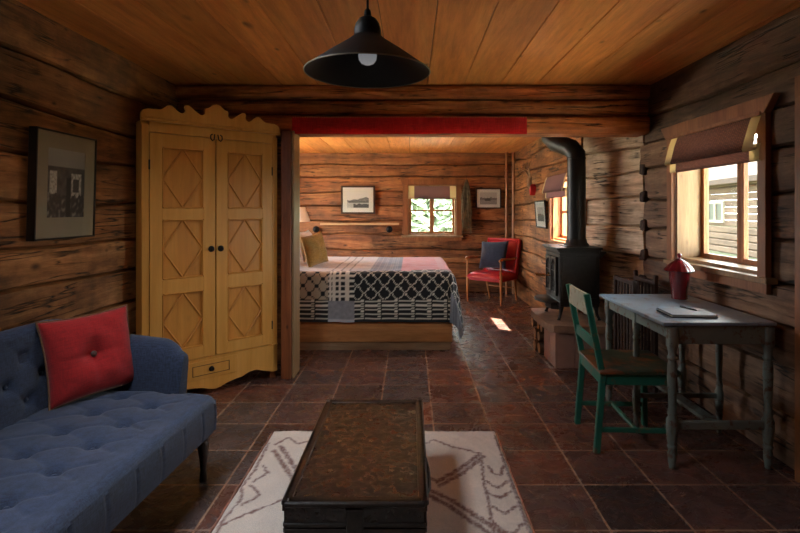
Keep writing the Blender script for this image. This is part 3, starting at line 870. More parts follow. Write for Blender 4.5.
# red cushion leaning in the corner of the sofa
M['redlinen'] = fabric('red linen', srgb(146, 14, 16), srgb(180, 22, 22), 200)
M['tanpipe'] = simple('tan piping', srgb(120, 84, 60), .9)
def red_cushion():
    # bottom edge runs from (-1.70, 2.30) to (-1.45, 2.63); leans back towards the corner
    ux = Vector((.24, .34, 0)).normalized(); nrm = Vector((ux.y, -ux.x, 0))
    lean = R(15); up = Vector((0, 0, 1)) * cos(lean) - nrm * sin(lean)
    up = (up - ux * .10).normalized(); ny = up.cross(ux)
    ctr = Vector((-1.575, 2.53, .475)) + up * .20
    m = Matrix((ux, -(ny if ny.dot(nrm) < 0 else -ny) * -1, up)).transposed().to_4x4()
    m = Matrix((ux, up.cross(ux), up)).transposed().to_4x4(); m.translation = ctr
    t = thing('cushion', 'square red cushion with a centre button leaning on the blue sofa', 'cushion'); t.matrix_world = m
    obj('cover', cushion_bm(.415, .415, .15, 48, .55, wrinkle=.006), M['redlinen'], t, 180)
    bm = new(); tube(bm, cushion_edge(.418, .418), .0045, 6, cap=False); obj('piping', bm, M['tanpipe'], t, 180)
    for s in (-1, 1):
        bm = new(); lathe(bm, [(.001, .006), (.010, .005), (.015, 0), (.012, -.004)], 14); xf(bm, Matrix.Translation((0, s * .037, 0)) @ Matrix.Rotation(R(-90 * s), 4, 'X'))
        obj('button', bm, M['button_brown'], t, 60, label='dark button')
M['button_brown'] = simple('brown button', srgb(74, 40, 30), .5)
red_cushion()

# ------------------------------------------------------------ rug
RUGC = (.93, .77, .64)
def rug():
    x0, x1, ya, yb = -.862, .528, 1.30, 3.135
    lines = [[(0.072, 2.947), (0.137, 3.0), (0.25, 2.908), (0.387, 2.833)], [(0.392, 2.826), (0.25, 2.651), (0.132, 2.539), (0.085, 2.578)], [(0.406, 2.797), (0.269, 2.619), (0.14, 2.5)],
             [(0.05, 2.50), (0.194, 2.374), (0.33, 2.208), (.45, 2.06)], [(0.06, 2.44), (0.18, 2.324), (0.306, 2.171), (.42, 2.02)], [(0.394, 2.797), (0.369, 2.539), (0.368, 2.392), (0.357, 2.171), (.36, 1.9)],
             [(0.414, 2.694), (0.43, 2.619), (0.465, 2.599), (0.50, 2.70)], [(0.385, 2.549), (0.428, 2.482), (0.494, 2.549)], [(0.379, 2.436), (0.428, 2.392), (0.492, 2.454)], [(.38, 2.32), (.43, 2.27), (.49, 2.33)],
             [(0.367, 2.2), (0.40, 2.14), (0.45, 2.143), (0.49, 2.2)], [(.512, 3.056), (.508, 2.2), (.508, 1.4)],
             [(-0.80, 2.941), (-0.74, 3.03), (-0.67, 2.95), (-0.6, 2.984), (-0.509, 3.03), (-.42, 2.95)], [(-0.759, 2.915), (-0.597, 2.635), (-.44, 2.42)], [(-0.787, 2.87), (-0.618, 2.586), (-.47, 2.38)],
             [(-0.84, 2.18), (-0.746, 2.272), (-0.683, 2.32), (-0.602, 2.387), (-.45, 2.55)], [(-0.844, 2.964), (-0.828, 2.657), (-0.845, 2.496), (-0.81, 2.387), (-0.835, 2.226), (-.82, 1.9)],
             [(-.80, 2.70), (-.75, 2.62), (-.80, 2.54)], [(-.80, 2.50), (-.73, 2.42), (-.79, 2.34)]]
    wide = {3, 4, 1, 2, 13, 14}
    segs = [(Vector(a), Vector(b), .016 if k in wide else .009) for k, l in enumerate(lines) for a, b in zip(l, l[1:])]
    t = thing('rug', 'cream shaggy wool rug with wandering brown line pattern under the trunk', 'rug', ((x0 + x1) / 2, (ya + yb) / 2, 0))
    cx, cy = (x0 + x1) / 2, (ya + yb) / 2
    nx, ny = 170, 220
    bm = new()
    def f(u, v):
        x = x0 + (x1 - x0) * u; y = ya + (yb - ya) * v
        e = min(u, 1 - u) * (x1 - x0); g = min(v, 1 - v) * (yb - ya); q = min(1, min(e, g) / .02)
        z = .004 + .017 * q ** .5 + (.0035 * N(x * 60, y * 60) + .004 * N(x * 22, y * 22, 3) + .003 * N(x * 5, y * 5)) * q
        x += .006 * N(y * 5, 3) * (1 if e < .05 else 0); y += .006 * N(x * 5, 9) * (1 if g < .05 else 0)
        return (x - cx, y - cy, z)
    grid(bm, f, nx, ny)
    o = obj('pile', bm, M['rug'], t, 180)
    o['kind'] = 'stuff'
    def c(co, i):
        x, y = co.x + cx, co.y + cy
        p = Vector((x + .010 * N(x * 45, y * 45), y + .010 * N(x * 45, y * 45, 7))); k = 0
        for a, b, w in segs:
            if p.x < min(a.x, b.x) - .04 or p.x > max(a.x, b.x) + .04 or p.y < min(a.y, b.y) - .04 or p.y > max(a.y, b.y) + .04: continue
            d = b - a; s = max(0, min(1, (p - a).dot(d) / d.length_squared)); r = (p - a - d * s).length
            k = max(k, 1 - max(0, r - w * .5) / (w * .7)) if r < w * 1.2 else k
        k = max(0, min(1, k)) * (.62 + .38 * (N(x * 70, y * 70, 5) > -.15))
        n = 1 + .10 * N(x * 9, y * 9, 2)
        br = (.27, .10, .065)
        return [(RUGC[j] * n) * (1 - k) + br[j] * k for j in range(3)]
    color_layer(o, c)
    bm = new(); box(bm, x0 - cx + .012, x1 - cx - .012, ya - cy + .012, yb - cy - .012, 0, .006); obj('backing', bm, M['tanpipe'], t)
    # selvedge cords on both long sides
    for sx, xx in ((1, x1 - cx + .004), (-1, x0 - cx - .004)):
        bm = new(); tube(bm, [(xx + .008 * N(k * .6, sx), (ya - cy) + .02 + (yb - ya - .04) * k / 40, .008) for k in range(41)], .0065, 6)
        obj('selvedge', bm, M['selvedge'], t, 60)
M['rug'] = vcol('wool pile', 1, 260, .8, .008, .3, .3)
M['selvedge'] = simple('pinkish wool cord', srgb(150, 104, 86), .95, var=.3, scale=60)
rug()

# ------------------------------------------------------------ trunk
def trunk():
    t = thing('trunk', 'battered black and brown metal steamer trunk standing on the cream rug', 'trunk', (-.196, 2.21, .0265))
    mm = Mat('rusty lacquered tin'); v = mm.coords()
    f = mm.noise(v, 7, 8, .7, .5); g = mm.noise(mm.coords(loc=(3, 3, 3)), 26, 6, .7, .4)
    c = mm.ramp(f, [(.34, srgb(22, 14, 13)), (.46, srgb(40, 23, 20)), (.56, srgb(46, 34, 24)), (.70, srgb(30, 20, 18))])
    c = mm.mix(c, srgb(20, 14, 12), mm.ramp(g, [(.48, (0, 0, 0)), (.58, (1, 1, 1))]))
    g2 = mm.noise(mm.coords(loc=(7, 1, 3)), 60, 3, .6)
    c = mm.mix(c, srgb(168, 128, 92), mm.ramp(g2, [(.72, (0, 0, 0)), (.76, (.35, .35, .35))]))
    mm.color(c); mm.rough(mm.ramp(g, [(.35, (.18,) * 3), (.6, (.42,) * 3)])); mm.bump(g, .5, .006)
    TOP = mm.m
    SIDE = simple('black lacquered tin', srgb(20, 20, 20), .4, var=.5, scale=18, bump=.3)
    EDGE = simple('scuffed black iron edging', srgb(40, 32, 28), .35, .4, var=.6, scale=50, bump=.4)
    x, y = .248, .462; h = .36
    bm = new(); box(bm, -x + .004, x - .004, -y + .004, y - .004, 0, .262, .006); obj('body', bm, SIDE, t)
    bm = new()
    def lid(u, v):
        X = -x + 2 * x * u; Y = -y + 2 * y * v
        return (X, Y, h - .012 + .004 * N(X * 5, Y * 5) + .003 * (1 - (2 * u - 1) ** 2) + .0016 * N(X * 30, Y * 30))
    grid(bm, lid, 50, 80)
    box(bm, -x, x, -y, -y + .006, .268, h - .010); box(bm, -x, x, y - .006, y, .268, h - .010)
    box(bm, -x, -x + .006, -y, y, .268, h - .010); box(bm, x - .006, x, -y, y, .268, h - .010); box(bm, -x, x, -y, y, .264, .27)
    ld = obj('lid', bm, TOP, t)
    bm = new(); e = .003
    for s in (-1, 1):
        bar(bm, (s * x, -y, h - .014), (s * x, y, h - .014), .022, .022, .006); bar(bm, (-x, s * y, h - .014), (x, s * y, h - .014), .022, .022, .006)
        bar(bm, (s * (x - .012), -y, h - .006), (s * (x - .012), y, h - .006), .03, .006, .002)
        bar(bm, (-x, s * (y - .012), h - .006), (x, s * (y - .012), h - .006), .03, .006, .002)
        bar(bm, (s * x, -y, .272), (s * x, y, .272), .010, .016, .003); bar(bm, (-x, s * y, .272), (x, s * y, .272), .010, .016, .003)
    obj('edging', bm, EDGE, t)
    bm = new()
    for s in (-1, 1):
        bar(bm, (s * x, -y, .252), (s * x, y, .252), .008, .018, .003); bar(bm, (-x, s * y, .252), (x, s * y, .252), .008, .018, .003)
        bar(bm, (s * x, -y, .012), (s * x, y, .012), .010, .024, .003); bar(bm, (-x, s * y, .012), (x, s * y, .012), .010, .024, .003)
    obj('body_edging', bm, EDGE, t)
    for sx in (-1, 1):
        for sy in (-1, 1):
            bm = new(); box(bm, sx * x - .022, sx * x + .022, sy * y - .022, sy * y + .022, h - .036, h + .001, .01)
            for v_ in bm.verts: v_.co.x = max(-x - .005, min(x + .005, v_.co.x)); v_.co.y = max(-y - .005, min(y + .005, v_.co.y))
            obj('corner_cap', bm, EDGE, t)
    # star-shaped rivets on top
    for X, Y in ((-.12, .30), (0, .22), (.12, .30), (-.12, .0), (.02, .0), (-.12, -.25), (.12, -.25), (.14, .05)):
        bm = new()
        for a in range(5): bar(bm, (X, Y, h - .007), (X + .010 * cos(a * 1.257), Y + .010 * sin(a * 1.257), h - .007), .003, .004)
        lathe(bm, [(.004, 0), (.003, .004), (.0005, .005)], 6, (X, Y, h - .008))
        obj('rivet', bm, M['rivet'], t, label='small pale metal star rivet')
    # leather carrying handle and strap end on the right side, hasp on the near end
    bm = new(); tube(bm, [(x + .004, -.16, .20), (x + .016, -.14, .205), (x + .026, -.08, .19), (x + .028, 0, .185), (x + .026, .08, .19), (x + .016, .14, .205), (x + .004, .16, .20)], .008, 8)
    obj('handle', bm, M['leather'], t, 60)
    bm = new(); tube(bm, [(-x - .004, -.16, .20), (-x - .016, -.14, .205), (-x - .026, -.08, .19), (-x - .028, 0, .185), (-x - .026, .08, .19), (-x - .016, .14, .205), (-x - .004, .16, .20)], .008, 8)
    obj('handle', bm, M['leather'], t, 60)
    for Y in (-.20, .22):
        bm = new(); box(bm, x, x + .010, Y - .015, Y + .015, .17, .345, .003); obj('strap', bm, M['leather'], t)
    bm = new(); box(bm, -.03, .03, -y - .010, -y, .16, .33, .004); obj('hasp', bm, EDGE, t)
M['rivet'] = simple('pale worn metal', srgb(120, 104, 90), .3, .8)
M['leather'] = simple('cracked black leather', srgb(34, 24, 20), .5, var=.4, scale=40, bump=.4)
trunk()

# ------------------------------------------------------------ bed
M['bedpine'] = wood('bed pine', srgb(160, 100, 54), srgb(188, 126, 74), srgb(206, 146, 92), 'x', 1, crack=.05, knots=.3, bump=.08, rough=.5)
def bed():
    t = thing('bed', 'low pine platform bed with mattress at the back of the room', 'bed', (-.61, 5.80, 0))
    P = M['bedpine']; X0, X1, Y0, Y1 = -1.03, 1.02, -.82, .84
    bm = new(); box(bm, X0, X1, Y0, Y0 + .03, .085, .335, .003); obj('side_rail', bm, P, t)
    bm = new(); box(bm, X0, X1, Y1 - .03, Y1, .085, .335, .003); obj('side_rail', bm, P, t)
    bm = new(); box(bm, X1 - .03, X1, Y0 + .03, Y1 - .03, .085, .335, .003); obj('foot_rail', bm, P, t)
    bm = new(); box(bm, X0, X1 - .03, Y0 + .03, Y1 - .03, .26, .30); obj('slat_base', bm, P, t)
    bm = new(); box(bm, X0 + .02, X1 - .012, Y0 + .012, Y1 - .02, 0, .085, .002); obj('plinth', bm, M['bedplinth'], t)
    bm = new(); box(bm, X0 - .05, X0, Y0, Y1, 0, 1.02, .008); obj('headboard', bm, P, t)
    bm = new(); box(bm, X0 + .01, X1 - .035, Y0 + .035, Y1 - .035, .30, .715, .05, 4); obj('mattress', bm, M['sheet'], t, 60)
M['bedplinth'] = wood('worn plinth board', srgb(110, 74, 48), srgb(150, 112, 80), srgb(176, 140, 108), 'x', 1, crack=.1, knots=.2, bump=.08, rough=.7)
M['sheet'] = fabric('white cotton', srgb(214, 212, 214), srgb(232, 230, 230), 200, bump=.1, big=.05)
bed()

BLK = (.012, .012, .014); CRM = (.78, .71, .60); GRY = (.16, .16, .19); BGE = (.42, .30, .19); PNK = (.55, .13, .16); PALE = (.56, .53, .55); BLU = (.14, .16, .24)
def weave(s, t):
    """colours of the woven coverlet; s: world x along the bed (0.42 = foot edge), t: cloth length up from the near hem"""
    m = lambda a, b, k: tuple(a[i] * (1 - k) + b[i] * k for i in range(3))
    hang = .50
    if .44 < s and t < .30: return m(GRY, PALE, .25 * ((s * 60) % 1 < .5))
    def stripes(s, t):
        col = (s % .165) / .165
        if col < .20: return CRM if (t % .026) < .013 else BLK
        if col < .27: return BLK
        return BLK if (t % .044) < .028 else CRM
    def lattice(s, t, ground, line, node):
        p = .135; q = .14
        a = s / p; b = t / q
        st = lambda z: math.floor(z * 10) / 10
        d1 = abs(((st(a) + st(b)) % 1) - .5); d2 = abs(((st(a) - st(b)) % 1) - .5)
        fa, fb = abs(((a + .0) % 1) - .5), abs((b % 1) - .5)
        if min(d1, d2) < .09: return line
        if max(d1, d2) < .19: return node
        return ground
    if -.82 < s < -.56:                      # seam patch between the two halves
        if t < .025: return PALE
        if t < .22: return m(GRY, PALE, .35 + .2 * N(s * 30, t * 30))
        if t < hang + .05:
            return (CRM if (t % .05) < .018 or (s % .09) < .022 else BLK) if (s % .13) > .03 else CRM
        return m(PALE, BLK, .6 if ((s % .09) < .02) else .1)
    if t < .012: return BLK
    if t < .225: return stripes(s, t)
    if s <= -.82:
        c = lattice(s, t, m(BGE, CRM, .25), BLK, BLK)
        if t > hang + .04: c = m(c, PALE, .75)
        return c
    if t < hang + (.06 if s < .0 else .16): return lattice(s, t, BLK, CRM, BLK)
    if s > .30: return m(PNK, PALE, .30) if s < .42 else lattice(s, t, BLK, CRM, BLK)
    if s > -.10: return m(PNK, PALE, .15 + .2 * N(s * 12, t * 12))
    if s > -.42: return m(BLU, PALE, .25 * ((s * 40) % 1 < .3))
    return m(PALE, BLU, .25)
def coverlet():
    xe, yn, yf = .40, 4.985, 6.64; zt = .782
    s0, s1 = -1.40, xe + .60; t0, t1 = yn - .485, yf + .35
    ns, nt = 230, 215
    bm = new(); uv = []
    cx, cy = -.5, 5.8
    for i in range(ns + 1):
        for j in range(nt + 1):
            s = s0 + (s1 - s0) * i / ns; w = t0 + (t1 - t0) * j / nt
            ex = max(0, s - xe + .04); ey = max(0, yn + .05 - w); ef = max(0, w - yf + .05)
            eyy = ey if ey > 0 else ef; sg = -1 if ey > 0 else 1
            e = (ex ** 3 + eyy ** 3) ** (1 / 3) if (ex > 0 or eyy > 0) else 0
            bx, by = min(s, xe - .04), (max(w, yn + .05) if ey > 0 else min(w, yf - .05))
            z = zt + .012 * N(s * 2.2, w * 2.2) + .006 * N(s * 7, w * 7)
            # a soft dip towards the pillows
            if e > 0:
                r = .075; th = min(e / r, pi / 2); hz = r * sin(th); dp = r * (1 - cos(th)) + max(0, e - r * pi / 2)
                L = sqrt(ex * ex + eyy * eyy); dx, dy = ex / L, sg * eyy / L
                fl = dp * (.05 + (.10 * min(1, ex / .15) if eyy > 0 else .04 * (ex > 0)))
                fold = .014 * sin((s if eyy > ex else w) * 19 + 2 * N(s * 2, w * 2)) * min(1, dp / .25) * (1.0 if ex > 0 else .45)
                bx += dx * (hz + fl + fold); by += dy * (hz + fl * .6 + fold * .6) ; z -= dp
                z = max(z, .03)
            bm.verts.new((bx - cx, by - cy, z)); uv.append((s, w - t0))
    bm.verts.ensure_lookup_table(); q = nt + 1
    for i in range(ns):
        for j in range(nt): bm.faces.new((bm.verts[i * q + j], bm.verts[(i + 1) * q + j], bm.verts[(i + 1) * q + j + 1], bm.verts[i * q + j + 1]))
    t = obj('coverlet', bm, M['coverlet'], None, 180, loc=(cx, cy, 0))
    tag(t, 'black and cream woven coverlet with lattice and stripes draped over the bed', 'coverlet')
    color_layer(t, lambda co, i: weave(*uv[i]))
M['coverlet'] = vcol('woven wool coverlet', .95, 200, .3, .003, .2, .2)
coverlet()

def pillow(label, loc, w, h, th, rot, mat, group=None, seam=True, cat='pillow'):
    t = thing('pillow', label, cat, loc, 0, group); t.rotation_euler = rot
    obj('pillowcase', cushion_bm(w, h, th, 32, 0, wrinkle=.010, seed=loc[0]), mat, t, 180)
    bm = new(); tube(bm, cushion_edge(w * 1.003, h * 1.003, 20), .004, 5, cap=False); obj('seam', bm, mat, t, 180)
    return t
M['mustard'] = fabric('mustard linen', srgb(140, 108, 48), srgb(172, 138, 72), 200)
pillow('mustard yellow cushion leaning at the head of the bed', (-1.055, 5.50, .965), .34, .34, .13, (R(-12), R(-8), R(62)), M['mustard'])
pillow('upright white pillow directly behind the mustard cushion', (-1.225, 5.85, .985), .60, .34, .15, (R(-12), 0, R(90)), M['sheet'])
pillow('white pillow farthest back, flat against the headboard behind the other white pillow', (-1.44, 5.85, .975), .62, .36, .14, (R(-10), 0, R(90)), M['sheet'])

# nightstand and lamp beyond the bed
def nightstand():
    t = thing('nightstand', 'small pine bedside table in the far left corner beyond the bed', 'nightstand', (-1.60, 7.05, 0))
    P = M['bedpine']
    bm = new(); box(bm, -.22, .22, -.18, .18, .60, .625, .004); obj('top', bm, P, t)
    bm = new(); box(bm, -.20, .20, -.16, .16, .45, .60, .002); obj('apron', bm, P, t)
    for x in (-.18, .18):
        for y in (-.14, .14): bm = new(); box(bm, x - .018, x + .018, y - .018, y + .018, 0, .46, .003); obj('leg', bm, P, t)
    t = thing('table_lamp', 'bedside lamp with a cream cone shade on the table beyond the bed', 'lamp', (-1.585, 7.0, .626))
    bm = new(); lathe(bm, [(.07, 0), (.072, .01), (.03, .03), (.05, .09), (.07, .18), (.055, .29), (.02, .37), (.014, .40), (.014, .62)], 24); obj('base', bm, M['white'], t, 50)
    bm = new(); lathe(bm, [(.172, .610), (.103, .815), (.100, .815), (.169, .610)], 40, cap=False)
    bm.faces.ensure_lookup_table(); obj('lamp_shade', bm, M['shade'], t, 50)
    bm = new(); tube(bm, [(-.10, 0, .81), (.10, 0, .81)], .002, 6); tube(bm, [(0, 0, .60), (0, 0, .81)], .003, 6); obj('shade_carrier', bm, M['iron'], t)
M['shade'] = simple('cream lampshade linen', srgb(240, 234, 220), .9, var=.03)
nightstand()

# ------------------------------------------------------------ armchair in the back corner
M['redleather'] = simple('red leather', srgb(170, 26, 34), .32, var=.15, scale=8, bump=.1)
M['oak'] = wood('honey oak', srgb(140, 86, 46), srgb(176, 116, 66), srgb(196, 140, 88), 'z', 1, crack=0, knots=0, bump=.05, rough=.4)
def armchair():
    # front legs at (.86, 7.69) and (1.32, 7.29)
    cx, cy = (.865 + 1.315) / 2, (7.66 + 7.30) / 2
    a = math.atan2(-.38, .45)
    t = thing('armchair', 'wooden-armed chair with red leather seat in the far back corner', 'armchair', (cx, cy, 0), a)
    w = .29
    sl = R(14)
    for sx in (-1, 1):
        bm = new(); tube(bm, [(sx * w, 0, 0), (sx * w, 0, .20), (sx * w, 0, .36), (sx * w, 0, .44), (sx * w, -.005, .52), (sx * w, -.005, .60), (sx * w, 0, .655)], [.014, .019, .024, .021, .015, .014, .017], 12)
        obj('leg', bm, M['oak'], t, 50)
        bm = new(); tube(bm, [(sx * .24, .56, 0), (sx * .25, .50, .22), (sx * .26, .46, .40)], [.014, .018, .02], 10); obj('leg', bm, M['oak'], t, 50)
        bm = new(); tube(bm, [(sx * (w + .005), -.05, .652), (sx * (w + .012), .0, .672), (sx * (w + .01), .12, .668), (sx * (w - .005), .30, .66), (sx * (w - .02), .50, .66)], [.016, .023, .02, .017, .016], 10)
        obj('armrest', bm, M['oak'], t, 60)
    bm = new(); box(bm, -.29, .29, -.01, .50, .335, .40, .01); obj('seat_rail', bm, M['redleather'], t)
    bm = new()
    def f(u, v):
        U, V = 2 * u - 1, 2 * v - 1
        e = (max(0, 1 - abs(U) ** 5) * max(0, 1 - abs(V) ** 5)) ** .5
        return (.305 * U, .235 + .265 * V, .385 + .085 * e)
    grid(bm, f, 30, 30); box(bm, -.295, .295, -.02, .49, .375, .392); obj('seat', bm, M['redleather'], t, 60)
    # reclined back
    bm = new(); box(bm, -.265, .265, -.035, .035, 0, .56, .03, 3)
    xf(bm, Matrix.Translation((0, .47, .38)) @ Matrix.Rotation(-sl, 4, 'X')); obj('backrest', bm, M['redleather'], t, 60)
    bm = new()
    for sx in (-1, 1): box(bm, sx * .275 - .016, sx * .275 + .016, -.042, .042, -.02, .575, .01)
    box(bm, -.285, .285, -.042, .042, .55, .585, .01)
    xf(bm, Matrix.Translation((0, .47, .38)) @ Matrix.Rotation(-sl, 4, 'X')); obj('back_frame', bm, M['redleather'], t, 60)
    bm = new(); tube(bm, [(-.24, .50, .2), (.24, .50, .2)], .010, 8); obj('stretcher', bm, M['oak'], t)
    c = thing('cushion', 'navy blue cushion resting on the red armchair', 'cushion')
    m = Matrix.Translation((cx, cy, 0)) @ Matrix.Rotation(a, 4, 'Z') @ Matrix.Translation((-.035, .335, .705)) @ Matrix.Rotation(-R(17), 4, 'X') @ Matrix.Rotation(R(-3), 4, 'Y')
    c.matrix_world = m
    obj('cover', cushion_bm(.47, .43, .14, 30, 0, seed=4), M['navy'], c, 180)
    bm = new(); tube(bm, cushion_edge(.471, .431, 20), .003, 5, cap=False); obj('seam', bm, M['navy'], c, 180)
M['navy'] = fabric('navy linen', srgb(26, 28, 44), srgb(42, 44, 62), 200)
armchair()

# ------------------------------------------------------------ hearth, stove, firewood
M['stone'] = simple('hearth stone', srgb(150, 118, 96), .8, var=.25, scale=9, bump=.4)
M['stonepink'] = simple('pale pink hearth tiles', srgb(176, 140, 124), .7, var=.12, scale=9, bump=.2)
M['cast'] = simple('black cast iron', srgb(48, 42, 38), .45, .3, var=.3, scale=30, bump=.25)
M['pipe'] = simple('matt black stovepipe', srgb(42, 38, 35), .45, .3, var=.2, scale=10)
M['brass'] = simple('brass', srgb(190, 150, 80), .25, 1, var=.1)
def hearth():
    t = thing('stone_hearth', 'raised stone hearth slab on a tiled block beneath the black stove', 'hearth', (1.56, 4.75, 0))
    bm = new()
    P = [(-.335, -.28), (-.30, -.335), (-.20, -.362), (0, -.37), (.20, -.375), (.20, .0), (.12, .2), (.11, .44), (-.29, .47), (-.33, .38), (-.345, .1)]
    Q = []
    for i in range(len(P)):
        a, b = P[i], P[(i + 1) % len(P)]
        for k in range(6):
            s = k / 6; x = a[0] + (b[0] - a[0]) * s; y = a[1] + (b[1] - a[1]) * s
            Q.append((x + .008 * N(x * 14, y * 14), y + .008 * N(x * 14, y * 14, 4)))
    prism(bm, Q, .315, .380, 'z', .008); obj('slab', bm, M['stone'], t, 40)
    bm = new()
    for k in range(2): box(bm, -.285, -.262, -.33 + k * .19, -.146 + k * .19, 0, .315, .003)
    for k in range(3): box(bm, -.262 + k * .15, -.114 + k * .15, -.33, -.308, 0, .315, .003)
    box(bm, -.262, .18, -.308, .05, 0, .315)
    obj('block', bm, M['stonepink'], t)
    bm = new(); box(bm, -.10, .10, .41, .45, 0, .315, .01); obj('support', bm, M['darkwood'], t)
    # firewood: split logs pushed under the slab
    rnd = random.Random(7); k = 0
    base = None
    spots = [(4.86, .060, .058), (4.985, .056, .054), (5.10, .060, .056), (4.92, .160, .052), (5.04, .162, .055), (4.87, .255, .046), (4.975, .256, .045), (5.08, .262, .048)]
    pos = ['bottom row, nearest the block', 'bottom row, middle', 'bottom row, farthest', 'middle row, nearer', 'middle row, farther', 'top row, nearest the block', 'top row, middle', 'top row, farthest']
    for (y, z, r), ps in zip(spots, pos):
        L = .36
        t = thing('firewood_log', 'split firewood log stored under the hearth slab, ' + ps, 'firewood', (1.25 + rnd.uniform(-.02, .02), y, z), 0, 'firewood under the hearth')
        n = 9; bm = new(); ring = []
        rr = [r * rnd.uniform(.84, 1.0) for _ in range(n)]
        A = [bm.verts.new((0, rr[i] * cos(2 * pi * i / n), rr[i] * sin(2 * pi * i / n))) for i in range(n)]
        B = [bm.verts.new((L, rr[i] * cos(2 * pi * i / n), rr[i] * sin(2 * pi * i / n))) for i in range(n)]
        for i in range(n): bm.faces.new((A[i], A[(i + 1) % n], B[(i + 1) % n], B[i]))
        bm.faces.new(B); bm.faces.new(A[::-1])
        obj('bark', bm, M['bark'], t, 40)
        bm = new(); C = [bm.verts.new((-.002, .94 * rr[i] * cos(2 * pi * i / n), .94 * rr[i] * sin(2 * pi * i / n))) for i in range(n)]; bm.faces.new(C[::-1])
        D = [bm.verts.new((.001, v.co.y, v.co.z)) for v in C]
        for i in range(n): bm.faces.new((C[i], D[i], D[(i + 1) % n], C[(i + 1) % n]))
        obj('cut_end', bm, M['cutwood'], t, label='pale sawn end')
M['bark'] = simple('brown bark', srgb(96, 66, 46), .9, var=.5, scale=25, bump=.6)
M['cutwood'] = simple('pale cut wood', srgb(176, 130, 88), .8, var=.15, scale=30)
hearth()

